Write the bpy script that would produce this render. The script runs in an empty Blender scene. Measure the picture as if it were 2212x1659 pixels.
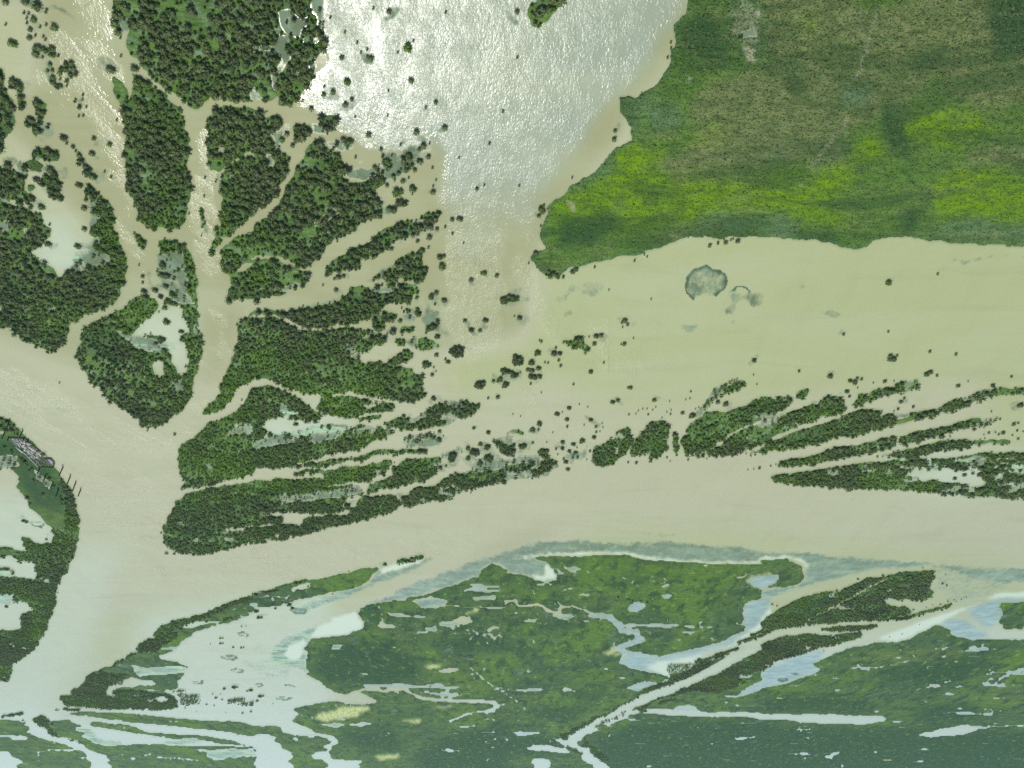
import bpy; bpy.context.scene.cycles.use_denoising = False
HAZE = 0.4e-4
# Traced plan of the delta.  Each block: (x0, y0) of a survey sheet, then outlines.
# F wood on land, f thin wood, M marsh, S sheet of water weed, W open water; a leading number is the width of a drawn line
DATA = [
((0,0), '''
F 700,0 740,120 770,200 815,170 830,280 880,360 930,400 960,440 1060,540 1110,590 1150,600 1215,650 1250,700 1290,700 1330,650 1400,625 1520,655 1665,665 1665,0
S 740,90 830,90 830,200 780,170
F 745,490 790,530 835,600 862,680 868,600 880,560 885,480 960,520 1060,590 1100,620 1110,650 1180,700 1190,760 1215,830 1230,920 1225,1080 1235,1200 1245,1300 1210,1370 1200,1470 1150,1500 1060,1490 960,1490 900,1420 860,1330 850,1280 840,1220 830,1060 830,930 825,850 790,750 770,650 740,550 725,510
F 1375,700 1450,690 1540,710 1665,700 1665,985 1560,1010 1470,1080 1440,1130 1370,1110 1360,1000 1360,850
F 1665,1015 1560,1035 1500,1060 1450,1130 1440,1200 1420,1280 1420,1400 1430,1470 1440,1540 1480,1540 1540,1490 1600,1430 1640,1380 1665,1350
16W 1440,1150 1480,1085 1560,1022 1680,990
56W 1392,1140 1388,1300 1385,1450
S 1405,1150 1440,1130 1435,1230 1420,1300 1400,1240
F 1450,1665 1480,1600 1560,1535 1665,1495 1665,1665
F 1390,1470 1430,1470 1435,1560 1410,1665 1385,1665 1385,1560
f 1310,1330 1330,1400 1345,1440 1335,1540 1310,1530 1305,1400
f 1200,690 1225,715 1200,730 1180,710
F 560,1185 620,1220 660,1260 690,1330 730,1400 760,1520 790,1600 800,1665 640,1665 660,1600 640,1520 650,1450 630,1380 600,1320 580,1260
S 570,1230 600,1320 640,1400 640,1500 660,1600 640,1665 560,1665 590,1560 580,1480 600,1420 580,1320
f 590,1480 640,1500 660,1600 610,1600
S 130,10 200,0 300,60 420,30 480,100 500,140 400,60 210,60
F -5,400 20,440 12,530 35,560 50,620 90,640 95,750 80,830 50,890 40,920 20,990 -5,1000
F 70,500 110,520 140,540 130,570 90,570 65,540
F 105,615 150,630 175,690 150,690 120,660
F 220,650 300,665 295,760 270,770 235,720
F 175,765 240,790 290,840 290,870 265,905 220,860 215,820 180,800
f 265,780 340,800 330,850 280,820
F 215,990 300,965 370,980 390,1010 370,1050 290,1050 260,1070 225,1030
M 175,1070 240,1050 310,1090 300,1130 230,1140 190,1110
F 290,1100 370,1085 380,1160 410,1200 400,1250 420,1290 400,1315 340,1290 330,1240 290,1220
M 180,1210 235,1220 235,1245 190,1240
F -5,1090 40,1090 80,1150 85,1105 110,1130 120,1060 150,1060 200,1130 195,1170 160,1170 160,1230 240,1300 230,1340 205,1320 200,1390 280,1385 280,1470 330,1490 320,1560 280,1570 270,1610 200,1620 210,1665 -5,1665
F 30,1065 70,1065 75,1100 40,1105
W 60,1300 100,1310 110,1350 70,1350
W 150,1490 190,1480 205,1530 170,1540
W 150,1290 195,1310 195,1370 150,1370
S -5,1430 70,1450 60,1520 -5,1520
f 225,300 300,290 370,320 380,380 330,370 310,330 280,370 210,380
f 320,410 370,410 360,450 310,470
f 410,420 440,400 495,405 495,500 450,545 450,480 400,470
f 335,510 370,500 370,545 415,570 380,585 340,545
f 515,640 555,620 550,700 575,710 515,715
f 440,940 480,960 500,990 480,985
f 505,1010 540,1020 600,1110 590,1130 520,1070
F 880,1520 905,1525 945,1580 950,1620 920,1615 895,1570
F 1030,1575 1090,1560 1170,1580 1210,1600 1255,1665 1040,1665 1050,1620
'''),
((1000,0), '''
F -5,0 500,0 440,40 445,150 440,300 390,400 345,440 385,500 340,560 310,590 290,650 230,690 175,690 160,630 120,660 60,655 -5,660
S 150,90 230,60 290,110 340,90 350,140 300,180 280,250 210,240 160,180
S 160,230 220,240 210,330 240,380 170,480 140,470 160,360 100,330 -5,325 -5,290 70,280 110,300
S 350,0 500,0 440,40 430,90 350,70
S 380,60 440,80 440,200 390,170
S 345,430 400,400 370,480
S 130,490 160,500 150,620 130,600
F -5,720 110,735 60,780 160,775 190,810 175,870 120,880 130,960 190,1000 250,1030 210,1110 170,1200 150,1280 100,1310 -5,1350
S 50,990 130,1010 120,1080 80,1060
S 130,880 175,870 190,900 160,950 200,990 130,960
F 270,820 380,830 380,900 310,930 270,900
F 450,780 545,790 545,860 500,880 445,830
S 385,800 450,840 540,895 400,890
F 415,930 460,930 480,960 500,1000 560,1030 590,1090 580,1150 640,1190 700,1180 790,1160 835,1150 840,1200 790,1220 780,1300 830,1360 830,1410 700,1440 650,1500 560,1540 490,1590 440,1665 -5,1665 -5,1445 60,1380 150,1330 170,1270 220,1200 250,1150 290,1090 340,1050 350,980
20S 380,1440 450,1395 540,1345
14S 400,1475 480,1430 550,1380
50W 350,950 300,1040 225,1130 170,1230 150,1310
60W 130,1335 60,1385 -20,1440
S 480,930 560,930 600,1010 520,1000
S 590,1080 640,1100 700,1180 640,1170 590,1140
S 630,1110 780,1090 840,1120 830,1150 700,1180 640,1170
S 820,1020 900,990 1000,1000 1060,960 1130,960 1090,1060 1050,1120 960,1150 860,1180 830,1140
S 830,1360 880,1330 920,1390 850,1410
f 560,920 640,910 650,940 600,980
f 780,1090 900,1040 900,1080 830,1130 780,1130
F 1200,1365 1212,1390 1170,1440 1110,1490 1090,1530 1030,1560 930,1580 850,1630 800,1665 580,1665 640,1620 760,1560 780,1520 900,1470 1050,1430 1150,1390
S 1000,1590 1090,1530 1110,1500 1160,1440 1170,1470 1100,1560
'''),
((2000,0), '''
M 1195,0 1185,80 1110,170 1090,250 1080,320 1045,380 1040,430 1000,490 960,560 870,610 850,635 810,630 795,610 740,630 735,720 770,770 790,830 800,880 810,910 700,950 670,1000 640,1040 600,1090 520,1150 400,1190 370,1260 290,1310 270,1370 250,1440 205,1530 210,1570 240,1620 160,1665 850,1665 900,1630 1010,1600 1150,1555 1260,1560 1400,1570 1500,1550 1720,1545 1720,0
F 150,40 200,30 250,-40 290,-10 345,40 330,100 280,160 210,195 170,170 160,100
b 1300,70 1420,60 1380,150 1320,160
g 1440,20 1600,0 1659,50 1659,300 1560,340 1440,250
h 1450,60 1540,10 1620,60 1600,150 1640,230 1560,300 1470,200
S 1510,210 1600,185 1600,260 1530,270
a 1640,60 1659,100 1620,150 1600,120
a 1560,300 1620,280 1640,330 1580,350
a 1230,470 1260,470 1255,500 1235,500
a 400,1320 440,1320 430,1370 405,1360
d 1110,180 1300,100 1440,200 1420,400 1250,330 1100,330
g 740,620 860,640 980,560 1010,640 900,760 850,900 700,950 780,800
g 930,740 1150,650 1200,760 1000,840
g 640,1000 700,1010 650,1130 400,1260 370,1210 520,1150
l 260,1330 400,1230 700,1130 1000,1120 1720,1080 1720,1480 1200,1440 900,1540 500,1500 280,1560
b 1250,560 1659,420 1720,1160 1100,1170 1000,1080 1250,900
l 1250,760 1440,740 1400,930 1220,940
l 850,1000 1080,930 1060,1060 900,1090
l 600,1140 800,1120 700,1280 500,1280
l 850,1180 1250,1220 1720,1110 1720,1420 1300,1400 1000,1500 780,1420
l 700,960 900,900 1000,1050 760,1150
d 330,1420 600,1380 760,1480 600,1600 300,1600
b 880,1590 1100,1500 1500,1500 1300,1560
g 1200,1400 1720,1380 1720,1540 1300,1540
'''),
((3032,0), '''
M -60,0 -60,1540 -5,1535 60,1555 170,1560 300,1570 400,1600 440,1620 560,1625 620,1610 680,1565 780,1545 930,1550 1080,1575 1250,1590 1500,1610 1665,1615 1665,0
l -60,1120 480,1060 620,1150 420,1300 200,1390 -60,1380
l 520,1020 640,900 760,940 740,1030 560,1100
l 1000,1200 1300,1120 1665,1180 1665,1450 1120,1420
l 860,830 1000,700 1300,660 1420,820 1250,960 1000,960
l 100,1360 400,1350 520,1400 480,1460 200,1420
b -60,380 300,280 600,30 1000,40 1050,500 900,700 520,900 480,1070 200,1110 -60,1120
b 560,100 950,60 850,400 550,450
b 900,-10 1665,-10 1665,600 1300,650 1000,400
b -60,-10 700,-10 600,300 -60,420
b 1300,950 1665,850 1665,1080 1350,1080
l 140,100 330,130 300,220 180,200
d 870,1400 1000,1390 980,1500 900,1550 860,1500
d 770,690 900,720 950,1050 790,1000
d 1450,-10 1665,-10 1665,450 1500,420 1440,250
d 880,370 1100,340 1150,400 1000,430 960,500 900,450
d 160,1490 450,1480 480,1600 300,1570 180,1555
g -60,1380 200,1440 170,1550 -60,1530
g 460,560 640,600 640,700 470,680
g 60,380 160,380 150,460 80,470
g 940,1540 1300,1450 1665,1480 1665,1600 1250,1580
g 10,980 110,990 90,1070 20,1060
a8 690,80 650,200 640,300 600,500
a7 500,770 430,870 360,960 320,1030 240,1090
'''),
((0,1000), '''
F -5,0 810,0 825,80 815,190 780,240 720,310 680,360 600,380 530,395 480,430 445,530 400,590 350,630 310,630 220,590 120,540 60,470 -5,440
W 240,-10 480,-10 470,100 415,140 400,155 370,150 350,90 290,60 240,30
S 480,-10 710,-10 700,80 620,80 520,120 460,110
f 560,90 700,70 720,20 690,0 720,60 640,110
W 0,330 15,340 10,370 0,370
F 540,490 600,440 700,415 780,370 830,310 900,280 1000,290 1020,310 1040,360 1100,300 1060,200 1030,100 1030,-10 1250,-10 1280,100 1285,200 1300,330 1310,450 1310,700 1300,780 1260,870 1220,950 1180,1020 1100,1080 1000,1135 970,1145 930,1120 915,1080 850,1030 780,980 700,930 640,870 590,850 560,780 530,740 520,700 475,670 510,600 530,530
S 1030,-10 1200,-10 1220,150 1230,250 1290,330 1200,340 1120,330 1060,200 1030,130
W 1040,330 1120,330 1200,360 1210,420 1240,450 1240,520 1190,540 1230,640 1245,720 1200,810 1170,780 1130,700 1100,600 1040,530 900,520 860,530 920,440 1000,390
S 730,490 850,510 960,530 1100,580 1110,640 1000,650 900,620 860,590 780,550
W 990,690 1060,700 1070,780 1045,830 1010,790 1000,740
W 930,795 950,790 955,815 935,820
S 1130,830 1200,820 1210,900 1150,890
12W 905,270 990,272 1035,310 1050,350 1060,400
8W 1040,180 1070,240 1105,290
7W 1090,175 1150,190 1180,230
M -5,1030 70,1080 130,1140 240,1260 340,1380 440,1510 490,1590 505,1665 200,1665 160,1580 120,1520 100,1420 60,1400 -5,1380
d 0,1200 120,1190 260,1290 400,1470 430,1650 200,1650 120,1450 60,1380 0,1380
b 0,1230 200,1350 300,1500 330,1650 230,1650 140,1450 20,1380
9f 40,1260 160,1360 230,1480 300,1600
7f 300,1430 380,1550 410,1640
f -5,1030 60,1070 120,1130 150,1180 100,1180 40,1140 -5,1100
F 400,1465 450,1520 490,1590 508,1665 435,1665 410,1560 395,1500
f 170,1560 200,1590 190,1640 165,1600
S -5,1290 110,1320 120,1380 60,1400 -5,1340
S 200,1390 330,1490 320,1540 260,1500
W -5,1160 35,1165 40,1185 -5,1200
F 1450,-10 1665,-10 1665,290 1640,280 1530,280 1500,320 1478,320 1480,230 1500,200 1500,140 1460,80
W 1665,40 1600,60 1540,110 1560,130 1620,105 1665,85
F 1665,360 1600,420 1560,470 1530,550 1520,650 1500,750 1470,830 1440,900 1400,960 1340,1030 1330,1060 1400,1050 1450,1020 1480,960 1560,880 1665,830
F 1665,890 1600,950 1550,1020 1450,1090 1340,1130 1230,1210 1180,1260 1165,1350 1180,1430 1200,1480 1190,1530 1260,1530 1350,1520 1450,1490 1560,1460 1665,1425
10W 1530,1125 1600,1110 1665,1095
S 1430,1200 1520,1140 1620,1120 1665,1120 1665,1180 1520,1170
F 1665,1480 1600,1500 1400,1530 1250,1560 1190,1580 1150,1610 1135,1665 1665,1665
l 1180,1280 1200,1480 1500,1460 1600,1400 1300,1330
l 780,370 1000,290 1000,400 860,470
l 1400,950 1560,700 1600,830 1450,1000
l 260,430 400,440 380,540 270,520
l 470,640 530,650 640,870 560,820
l 1150,1640 1300,1560 1665,1500 1665,1600 1300,1650
b 600,600 900,700 900,950 650,850
b 100,20 400,200 600,150 700,300 300,360 50,300
'''),
((1000,1000), '''
F -10,40 60,25 150,30 220,70 300,90 365,130 360,155 270,190 280,230 230,200 100,215 -10,220
F 170,-10 440,-10 410,50 360,80 300,80 230,50
F -10,235 80,225 220,240 215,260 80,265 -10,285
16W -20,30 60,8 170,10 240,55 300,85 370,108
14W -20,410 60,398 150,400 220,430 285,475 340,490 450,484 640,475 750,452
S 100,215 250,195 330,170 350,190 280,225 200,240
F 545,20 600,-10 660,-10 690,60 660,90 560,110 500,140 480,130 500,70
F 690,-10 760,-10 700,18
F 820,120 900,60 960,20 1010,-10 1100,-10 1110,60 1130,130 1090,200 1060,160 960,160 850,160
S 740,160 800,120 900,50 880,110 780,180
F -10,360 90,360 200,380 300,350 420,340 540,300 620,260 650,210 740,220 850,190 1060,185 1080,250 1000,310 870,320 830,380 750,430 640,460 450,475 330,480 280,440 200,400 60,390 -10,400
S 750,220 940,190 950,240 860,260 770,250
S 280,330 540,290 620,250 540,310 420,335
9W 830,178 960,165 1045,185
S 1080,430 1130,340 1180,370 1220,380 1220,460 1200,520 1130,510
F -10,420 150,410 250,460 300,490 430,500 600,480 760,490 860,520 870,550 800,580 740,620 690,660 700,720 740,700 820,690 880,730 1040,750 1040,780 1110,790 1080,870 1080,910 1110,905 1090,940 980,965 930,960 780,930 640,900 500,930 420,940 400,920 340,920 250,890 150,850 110,830 -10,815
S 590,620 660,620 660,650 600,660
S 600,680 700,640 720,660 690,700
W 700,720 685,650 740,620 780,600 870,560 960,560 1010,590 960,630 880,660 800,690 740,710
F 920,545 990,540 990,580 950,590
F 1060,560 1120,550 1190,580 1190,620 1100,630 1060,600
S 990,560 1080,540 1060,600 1010,600
F 910,660 1000,610 1040,640 1030,690 980,710 900,740 860,720
S 840,640 880,620 870,650
F 840,390 900,380 940,400 930,430 860,430
F 1000,350 1080,350 1090,390 1040,410 1000,380
S 960,390 1060,400 1030,450 960,440
F 770,420 840,400 860,490 790,500
f 860,480 940,480 940,510 870,520
F 950,480 1030,475 1035,510 960,520
F 440,940 640,930 770,960 930,980 920,1000 870,1020 760,1040 650,1080 560,1060 480,1040 400,1010 430,960
W 700,990 780,965 850,975 760,1010
F 690,1075 850,1050 830,1080 700,1090
W -10,810 110,820 230,880 330,930 430,930 350,965 390,1000 300,950 200,890 100,850 40,850 -10,885
F -10,880 80,850 200,900 330,980 400,1020 460,1060 380,1090 280,1080 200,1050 80,1080 40,1130 80,1150 60,1200 -10,1190
S 150,960 250,1000 300,1060 200,1050 150,1000
S 360,1130 560,1110 640,1130 560,1150 400,1170 200,1200 300,1150
F -10,1200 140,1215 300,1180 480,1180 590,1160 680,1120 830,1130 870,1160 860,1200 800,1230 640,1280 500,1300 430,1330 280,1360 190,1390 -10,1400
S -10,1215 60,1210 200,1160 300,1180 250,1240 120,1260 -10,1280
S 370,1180 600,1150 600,1180 400,1240
S 640,1150 780,1120 680,1180
S 850,1110 900,1140 930,1170 870,1190
F 850,1110 930,1070 1060,1070 1130,1020 1210,970 1300,990 1340,930 1400,960 1470,980 1440,1030 1390,1060 1290,1110 1180,1120 1100,1140 940,1160 930,1130 880,1130
S 1240,970 1330,950 1360,1000 1290,1000
f 960,1220 1000,1190 1200,1160 1210,1180 1150,1200 1030,1220 980,1240
S 960,1240 1190,1200 1240,1210 1200,1260 1000,1260
10F 560,1340 640,1330
26F 660,1340 760,1310 900,1290 1010,1285 1110,1285
12F 370,1375 500,1345 600,1345
14F 380,1395 480,1370 600,1365
12F -10,1390 240,1385 380,1360
22F 270,1440 330,1410 440,1420
34F 450,1440 600,1410 760,1390 890,1365
F 430,1430 640,1390 890,1350 860,1430 720,1480 500,1510 420,1530 -10,1550 -10,1480 150,1465 270,1475 440,1470
F 900,1400 1000,1350 1210,1330 1210,1370 1190,1450 1100,1480 960,1510 840,1530 720,1560 740,1510 880,1460 920,1430
F -10,1550 420,1530 640,1510 720,1560 620,1590 580,1665 -10,1665
S 150,1570 540,1540 680,1510 720,1550 600,1590 560,1600 300,1610 150,1640
8F 150,1590 280,1580 420,1590
9F 300,1620 420,1610 540,1600
F 700,1570 800,1590 880,1560 950,1600 940,1640 830,1665 640,1665 700,1600
F 955,1600 1040,1550 1060,1520 1180,1510 1260,1470 1340,1430 1400,1400 1520,1400 1665,1380 1665,1490 1500,1510 1380,1550 1250,1600 1120,1620 1000,1640 960,1620
F 1560,1215 1665,1190 1665,1310 1600,1290
S 1400,1390 1500,1330 1665,1340 1665,1410 1500,1420
S 1190,1330 1340,1250 1360,1290 1260,1330
l 440,940 640,930 640,1000 460,1000
l 0,600 150,500 100,800 -10,800
l 1110,1060 1340,1040 1300,1100 1120,1120
l 450,1440 890,1350 860,1400 460,1500
l 20,60 100,50 120,180 10,190
l 230,860 700,870 700,930 330,920
l -10,1480 260,1480 200,1540 -10,1540
b 640,500 860,520 780,600 680,620
b 600,1170 850,1150 800,1230 620,1240
'''),
((2000,1000), '''
M 150,-10 860,-10 820,15 700,35 600,50 500,70 410,95 360,130 340,175 290,170 240,150 200,90 150,40
b 190,70 340,90 340,175 290,170 230,150
f 230,110 330,100 340,165 290,170 240,150
F 370,560 395,550 430,570 440,540 495,535 500,570 540,600 540,620 500,645 460,620 400,600
F 560,1350 580,1260 660,1220 700,1200 770,1210 750,1180 700,1160 740,1140 790,1130 790,1170 810,1200 800,1250 770,1310 700,1350 620,1385 570,1380
W 700,1310 705,1260 725,1260 715,1310
F 790,1330 800,1290 810,1240 830,1210 860,1180 920,1130 950,1100 1030,1080 1060,1120 1060,1190 1040,1230 1050,1280 1000,1320 920,1350 900,1340 940,1290 860,1320
F 1090,1170 1110,1170 1120,1230 1110,1290 1085,1290 1085,1230
F -10,1200 20,1190 40,1240 50,1280 20,1310 -10,1310
F -10,1160 50,1140 100,1170 95,1190 40,1180 -10,1190
F 200,1280 240,1270 270,1280 270,1330 220,1340 200,1300
F -10,1390 60,1370 200,1350 290,1340 330,1370 320,1410 250,1450 140,1460 60,1470 -10,1490
S -10,1340 120,1310 200,1310 220,1350 60,1370 -10,1385
f -10,1375 120,1350 220,1350 60,1375
F 1130,1200 1165,1180 1180,1110 1250,1070 1290,1040 1390,1030 1440,1040 1480,1010 1590,980 1620,950 1720,960 1720,1070 1600,1110 1450,1180 1330,1260 1260,1290 1160,1310 1130,1290
F 1720,1080 1600,1125 1500,1175 1390,1255 1290,1290 1300,1315 1450,1300 1560,1270 1720,1235
f 1290,940 1330,890 1390,850 1470,810 1540,830 1560,850 1500,880 1400,920 1340,960 1330,1000 1280,1030 1250,1030 1290,990
F 1400,890 1470,840 1550,830 1550,855 1490,885 1400,915
S 1200,1040 1280,1010 1290,1040 1240,1070
f 1550,1300 1620,1270 1720,1265 1720,1290 1580,1315
f 1210,1300 1290,1300 1300,1320 1230,1325
S 700,920 730,910 730,940 690,940
S 640,1200 740,1160 760,1190 700,1200
S 400,1290 520,1290 520,1330 420,1330
V 1145,230 1150,150 1220,85 1300,75 1380,100 1445,130 1440,190 1380,265 1280,265 1200,280
11v 1205,283 1160,255 1145,200 1165,150 1220,100 1300,78 1370,105 1430,125 1448,165 1420,215 1360,265
9v 1465,235 1510,212 1560,212 1600,235 1590,250
v 1430,250 1490,240 1590,250 1620,240 1665,240 1700,270 1690,310 1665,340 1600,360 1560,300 1480,320 1520,360 1480,400 1430,400 1420,370 1480,310
s 1460,430 1490,405 1530,410 1510,440 1470,448
v 1130,480 1170,450 1250,465 1230,500 1190,525 1160,520
s 270,290 350,240 420,200 500,160 600,160 650,200 620,260 560,280 500,240 420,270 320,315
s 300,400 420,350 470,380 350,420
s 330,480 400,460 400,490
s 590,740 680,700 690,720 620,760
s 1300,340 1370,305 1370,330 1310,350
v 690,410 725,398 735,408 700,420
'''),
((3032,1000), '''
F -60,930 30,960 60,930 130,935 120,990 60,1020 -60,1050
F 165,920 200,900 270,885 265,905 210,940 170,945
F -60,1090 -5,1080 100,1040 190,1010 260,980 350,960 380,930 460,925 480,990 500,1010 380,1060 250,1100 120,1150 -5,1195 -60,1220
F 520,990 560,950 570,905 640,920 700,880 800,870 830,840 960,810 960,860 880,900 760,920 660,950 560,1000
F -60,1240 -5,1220 120,1180 240,1140 380,1100 500,1050 600,1020 730,1015 730,1040 690,1060 780,1040 820,1060 810,1110 700,1140 560,1180 430,1200 250,1250 100,1280 -5,1290 -60,1295
F 820,1100 920,1030 1100,1010 1200,950 1330,930 1400,880 1500,880 1665,830 1665,870 1500,920 1350,970 1250,1000 1150,1030 980,1070 880,1095
M 820,1080 900,1060 900,1080 830,1095
S 800,1050 900,1040 900,1060 810,1070
F 50,1380 60,1355 200,1330 400,1280 540,1250 660,1220 800,1180 820,1200 820,1260 700,1290 500,1330 320,1360 180,1380 70,1390
F 835,1190 950,1160 1100,1130 1200,1110 1300,1090 1320,1130 1200,1160 1110,1180 950,1220 850,1240
f 1300,1100 1420,1075 1480,1070 1440,1130 1320,1140
M 1310,1080 1380,1075 1370,1110 1320,1110
f 690,1320 900,1270 910,1285 740,1330
F 780,1310 900,1270 1100,1225 1300,1215 1300,1270 1100,1290 950,1330 820,1335
24F 1300,1240 1430,1230 1560,1222
F -5,1470 30,1450 200,1420 500,1380 800,1350 1000,1340 1200,1330 1400,1300 1665,1280 1665,1610 1500,1590 1250,1570 1000,1550 800,1540 600,1525 300,1515 100,1500
W 870,1430 930,1420 960,1400 990,1400 1040,1400 1150,1370 1180,1400 1270,1420 1300,1390 1370,1400 1380,1460 1410,1500 1360,1530 1290,1520 1220,1490 1130,1490 1060,1480 980,1480 960,1450 880,1450
F 1175,1395 1275,1372 1272,1420 1200,1412
F 1030,1400 1150,1372 1150,1385 1050,1420
W 1440,1400 1480,1370 1490,1400
S 1530,1490 1665,1455 1665,1560 1540,1510
S 580,1410 700,1400 680,1425 590,1420
S 840,1390 980,1370 960,1400 870,1400
S 1220,1340 1340,1330 1330,1360 1200,1360
W 1520,1330 1600,1320 1560,1350
14W 1430,1345 1540,1370 1665,1350
10W 1440,1455 1560,1420 1665,1430
S 400,910 470,900 480,920
S -60,1060 40,1050 130,1010 100,1050 20,1080
S 250,970 340,950 300,990
s 200,370 300,345 320,380 240,395
s 270,420 360,390 490,390 470,440 390,450
s 170,215 235,215 230,255 150,260
s 590,365 630,360 620,385
v 790,150 815,165 810,190 790,180
s 1180,0 1665,10 1665,60 1400,30 1200,40
s 1480,340 1620,330 1580,360
l 200,1240 800,1110 800,1140 300,1230
l 820,1310 1100,1280 1100,1300 850,1335
'''),
((0,2000), '''
F -5,-10 500,-10 525,100 520,210 480,300 450,350 430,400 410,450 380,510 370,580 360,630 340,680 310,760 270,830 250,890 220,930 150,990 100,1030 40,1130 -5,1190
W -5,-10 190,-10 260,50 290,100 340,130 350,180 350,230 280,240 220,230 200,200 140,190 130,230 160,270 60,260 -5,250
W -5,300 80,310 130,350 200,350 240,400 230,465 120,450 60,390 -5,370
W -5,590 60,610 170,620 215,655 130,690 150,770 90,800 -5,760
M 190,-10 430,-10 430,80 420,140 340,130 290,100 260,50
M -5,260 120,275 130,310 -5,290
S -5,540 60,560 100,600 60,620 -5,600
S -5,370 60,400 110,440 60,450 -5,400
l 210,720 330,640 300,770 250,890 150,990 80,960 190,860
l -5,1000 80,960 100,1030 40,1130 -5,1180
l 90,520 330,600 320,640 100,560
F 1130,-10 1665,-10 1665,225 1580,235 1500,260 1380,290 1260,300 1160,290 1110,260 1075,230 1070,130 1090,60
W 1440,140 1520,125 1640,120 1665,122 1600,142 1520,152
W 1640,20 1665,10 1665,45
M 1665,565 1600,580 1520,610 1420,640 1300,690 1180,720 1060,770 1005,810 960,850 910,890 890,940 830,980 760,1020 690,1060 620,1090 540,1140 470,1200 400,1250 420,1280 560,1300 700,1305 900,1310 1050,1310 1150,1290 1160,1250 1130,1210 1050,1190 870,1190 1180,1180 1160,1130 1200,1090 1210,1030 1150,1000 1040,990 1030,960 1130,930 1180,870 1280,810 1480,750 1560,720 1665,690
F 1665,565 1600,580 1520,610 1420,640 1300,690 1180,720 1060,770 1005,810 910,890 890,940 1000,930 1130,870 1180,790 1260,740 1400,680 1500,650 1665,590
f 1400,730 1500,700 1520,710 1420,740
F 620,1090 540,1140 470,1200 400,1250 420,1280 560,1300 900,1310 1050,1310 1150,1290 1160,1250 1100,1210 880,1190 740,1190 690,1230 680,1190 800,1130 820,1080 700,1080
10F 890,940 830,980 760,1020 690,1060 620,1090
W 680,1190 740,1150 850,1100 950,1130 1010,1130 990,1160 870,1170 740,1190 700,1230
W 1010,1240 1080,1220 1100,1250 1040,1270
W 1190,780 1260,740 1390,740 1470,745 1330,765 1220,795
W 1600,690 1665,680 1665,700
W 960,840 1000,820 1010,850 970,850
S 880,1040 1200,1030 1200,1080 900,1100
d 1020,1110 1150,1130 1140,1160 1020,1150
M -5,1395 80,1390 140,1400 170,1430 230,1480 340,1520 480,1560 570,1590 600,1640 660,1700 -5,1700
11F -5,1370 80,1352 160,1338
M 230,1380 290,1350 330,1390 480,1395 560,1430 560,1480 760,1540 1060,1550 1665,1560 1665,1700 800,1700 700,1610 590,1570 480,1520 330,1470 250,1420
F 230,1385 290,1350 335,1380 320,1440 400,1500 330,1475 250,1420
8f 400,1500 560,1540
M 390,1345 600,1340 860,1350 1100,1370 1400,1385 1665,1420 1665,1490 1500,1470 1200,1430 900,1410 600,1370
M 560,1395 850,1430 960,1460 1200,1480 1500,1510 1665,1560 1400,1530 1060,1500 900,1470 650,1430
W 545,1470 700,1480 760,1520 720,1540 620,1530 560,1500
W 540,1430 800,1450 1060,1500 1100,1545 1040,1555 900,1510 700,1470
W 70,1485 140,1480 215,1500 180,1515 90,1520
W -5,1600 60,1590 130,1640 100,1665 -5,1665
9W 270,1665 260,1605 340,1585 560,1580
10W 870,1640 920,1620 970,1605 1010,1625 1100,1630 1300,1650
S 480,1430 600,1430 640,1500 820,1530 700,1560 560,1510
S 1300,1580 1640,1570 1665,1620 1400,1640
S 1030,1550 1200,1500 1400,1520 1150,1560
14F 440,1305 470,1320 540,1320
f 1180,1230 1200,1200 1250,1210 1240,1240 1270,1210 1330,1210 1290,1270 1220,1285 1180,1260
f 1490,1240 1560,1235 1620,1240 1600,1265 1500,1270
f 1550,1285 1600,1270 1665,1265 1665,1285
5f 1140,1190 1220,1185
s 1140,910 1190,890 1200,910 1160,925
5v 1435,970 1470,962 1530,970 1545,980 1500,992 1450,985 1435,970
5v 1505,1060 1540,1055 1590,1065 1585,1078 1530,1075 1507,1062
4v 1565,820 1600,810 1640,825 1620,842 1570,835 1565,820
4v 1260,1135 1320,1130 1320,1145 1270,1145
s 1560,990 1630,970 1665,1070 1600,1060
5v 200,100 250,95 290,105 270,130 220,120 200,100
'''),
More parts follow.
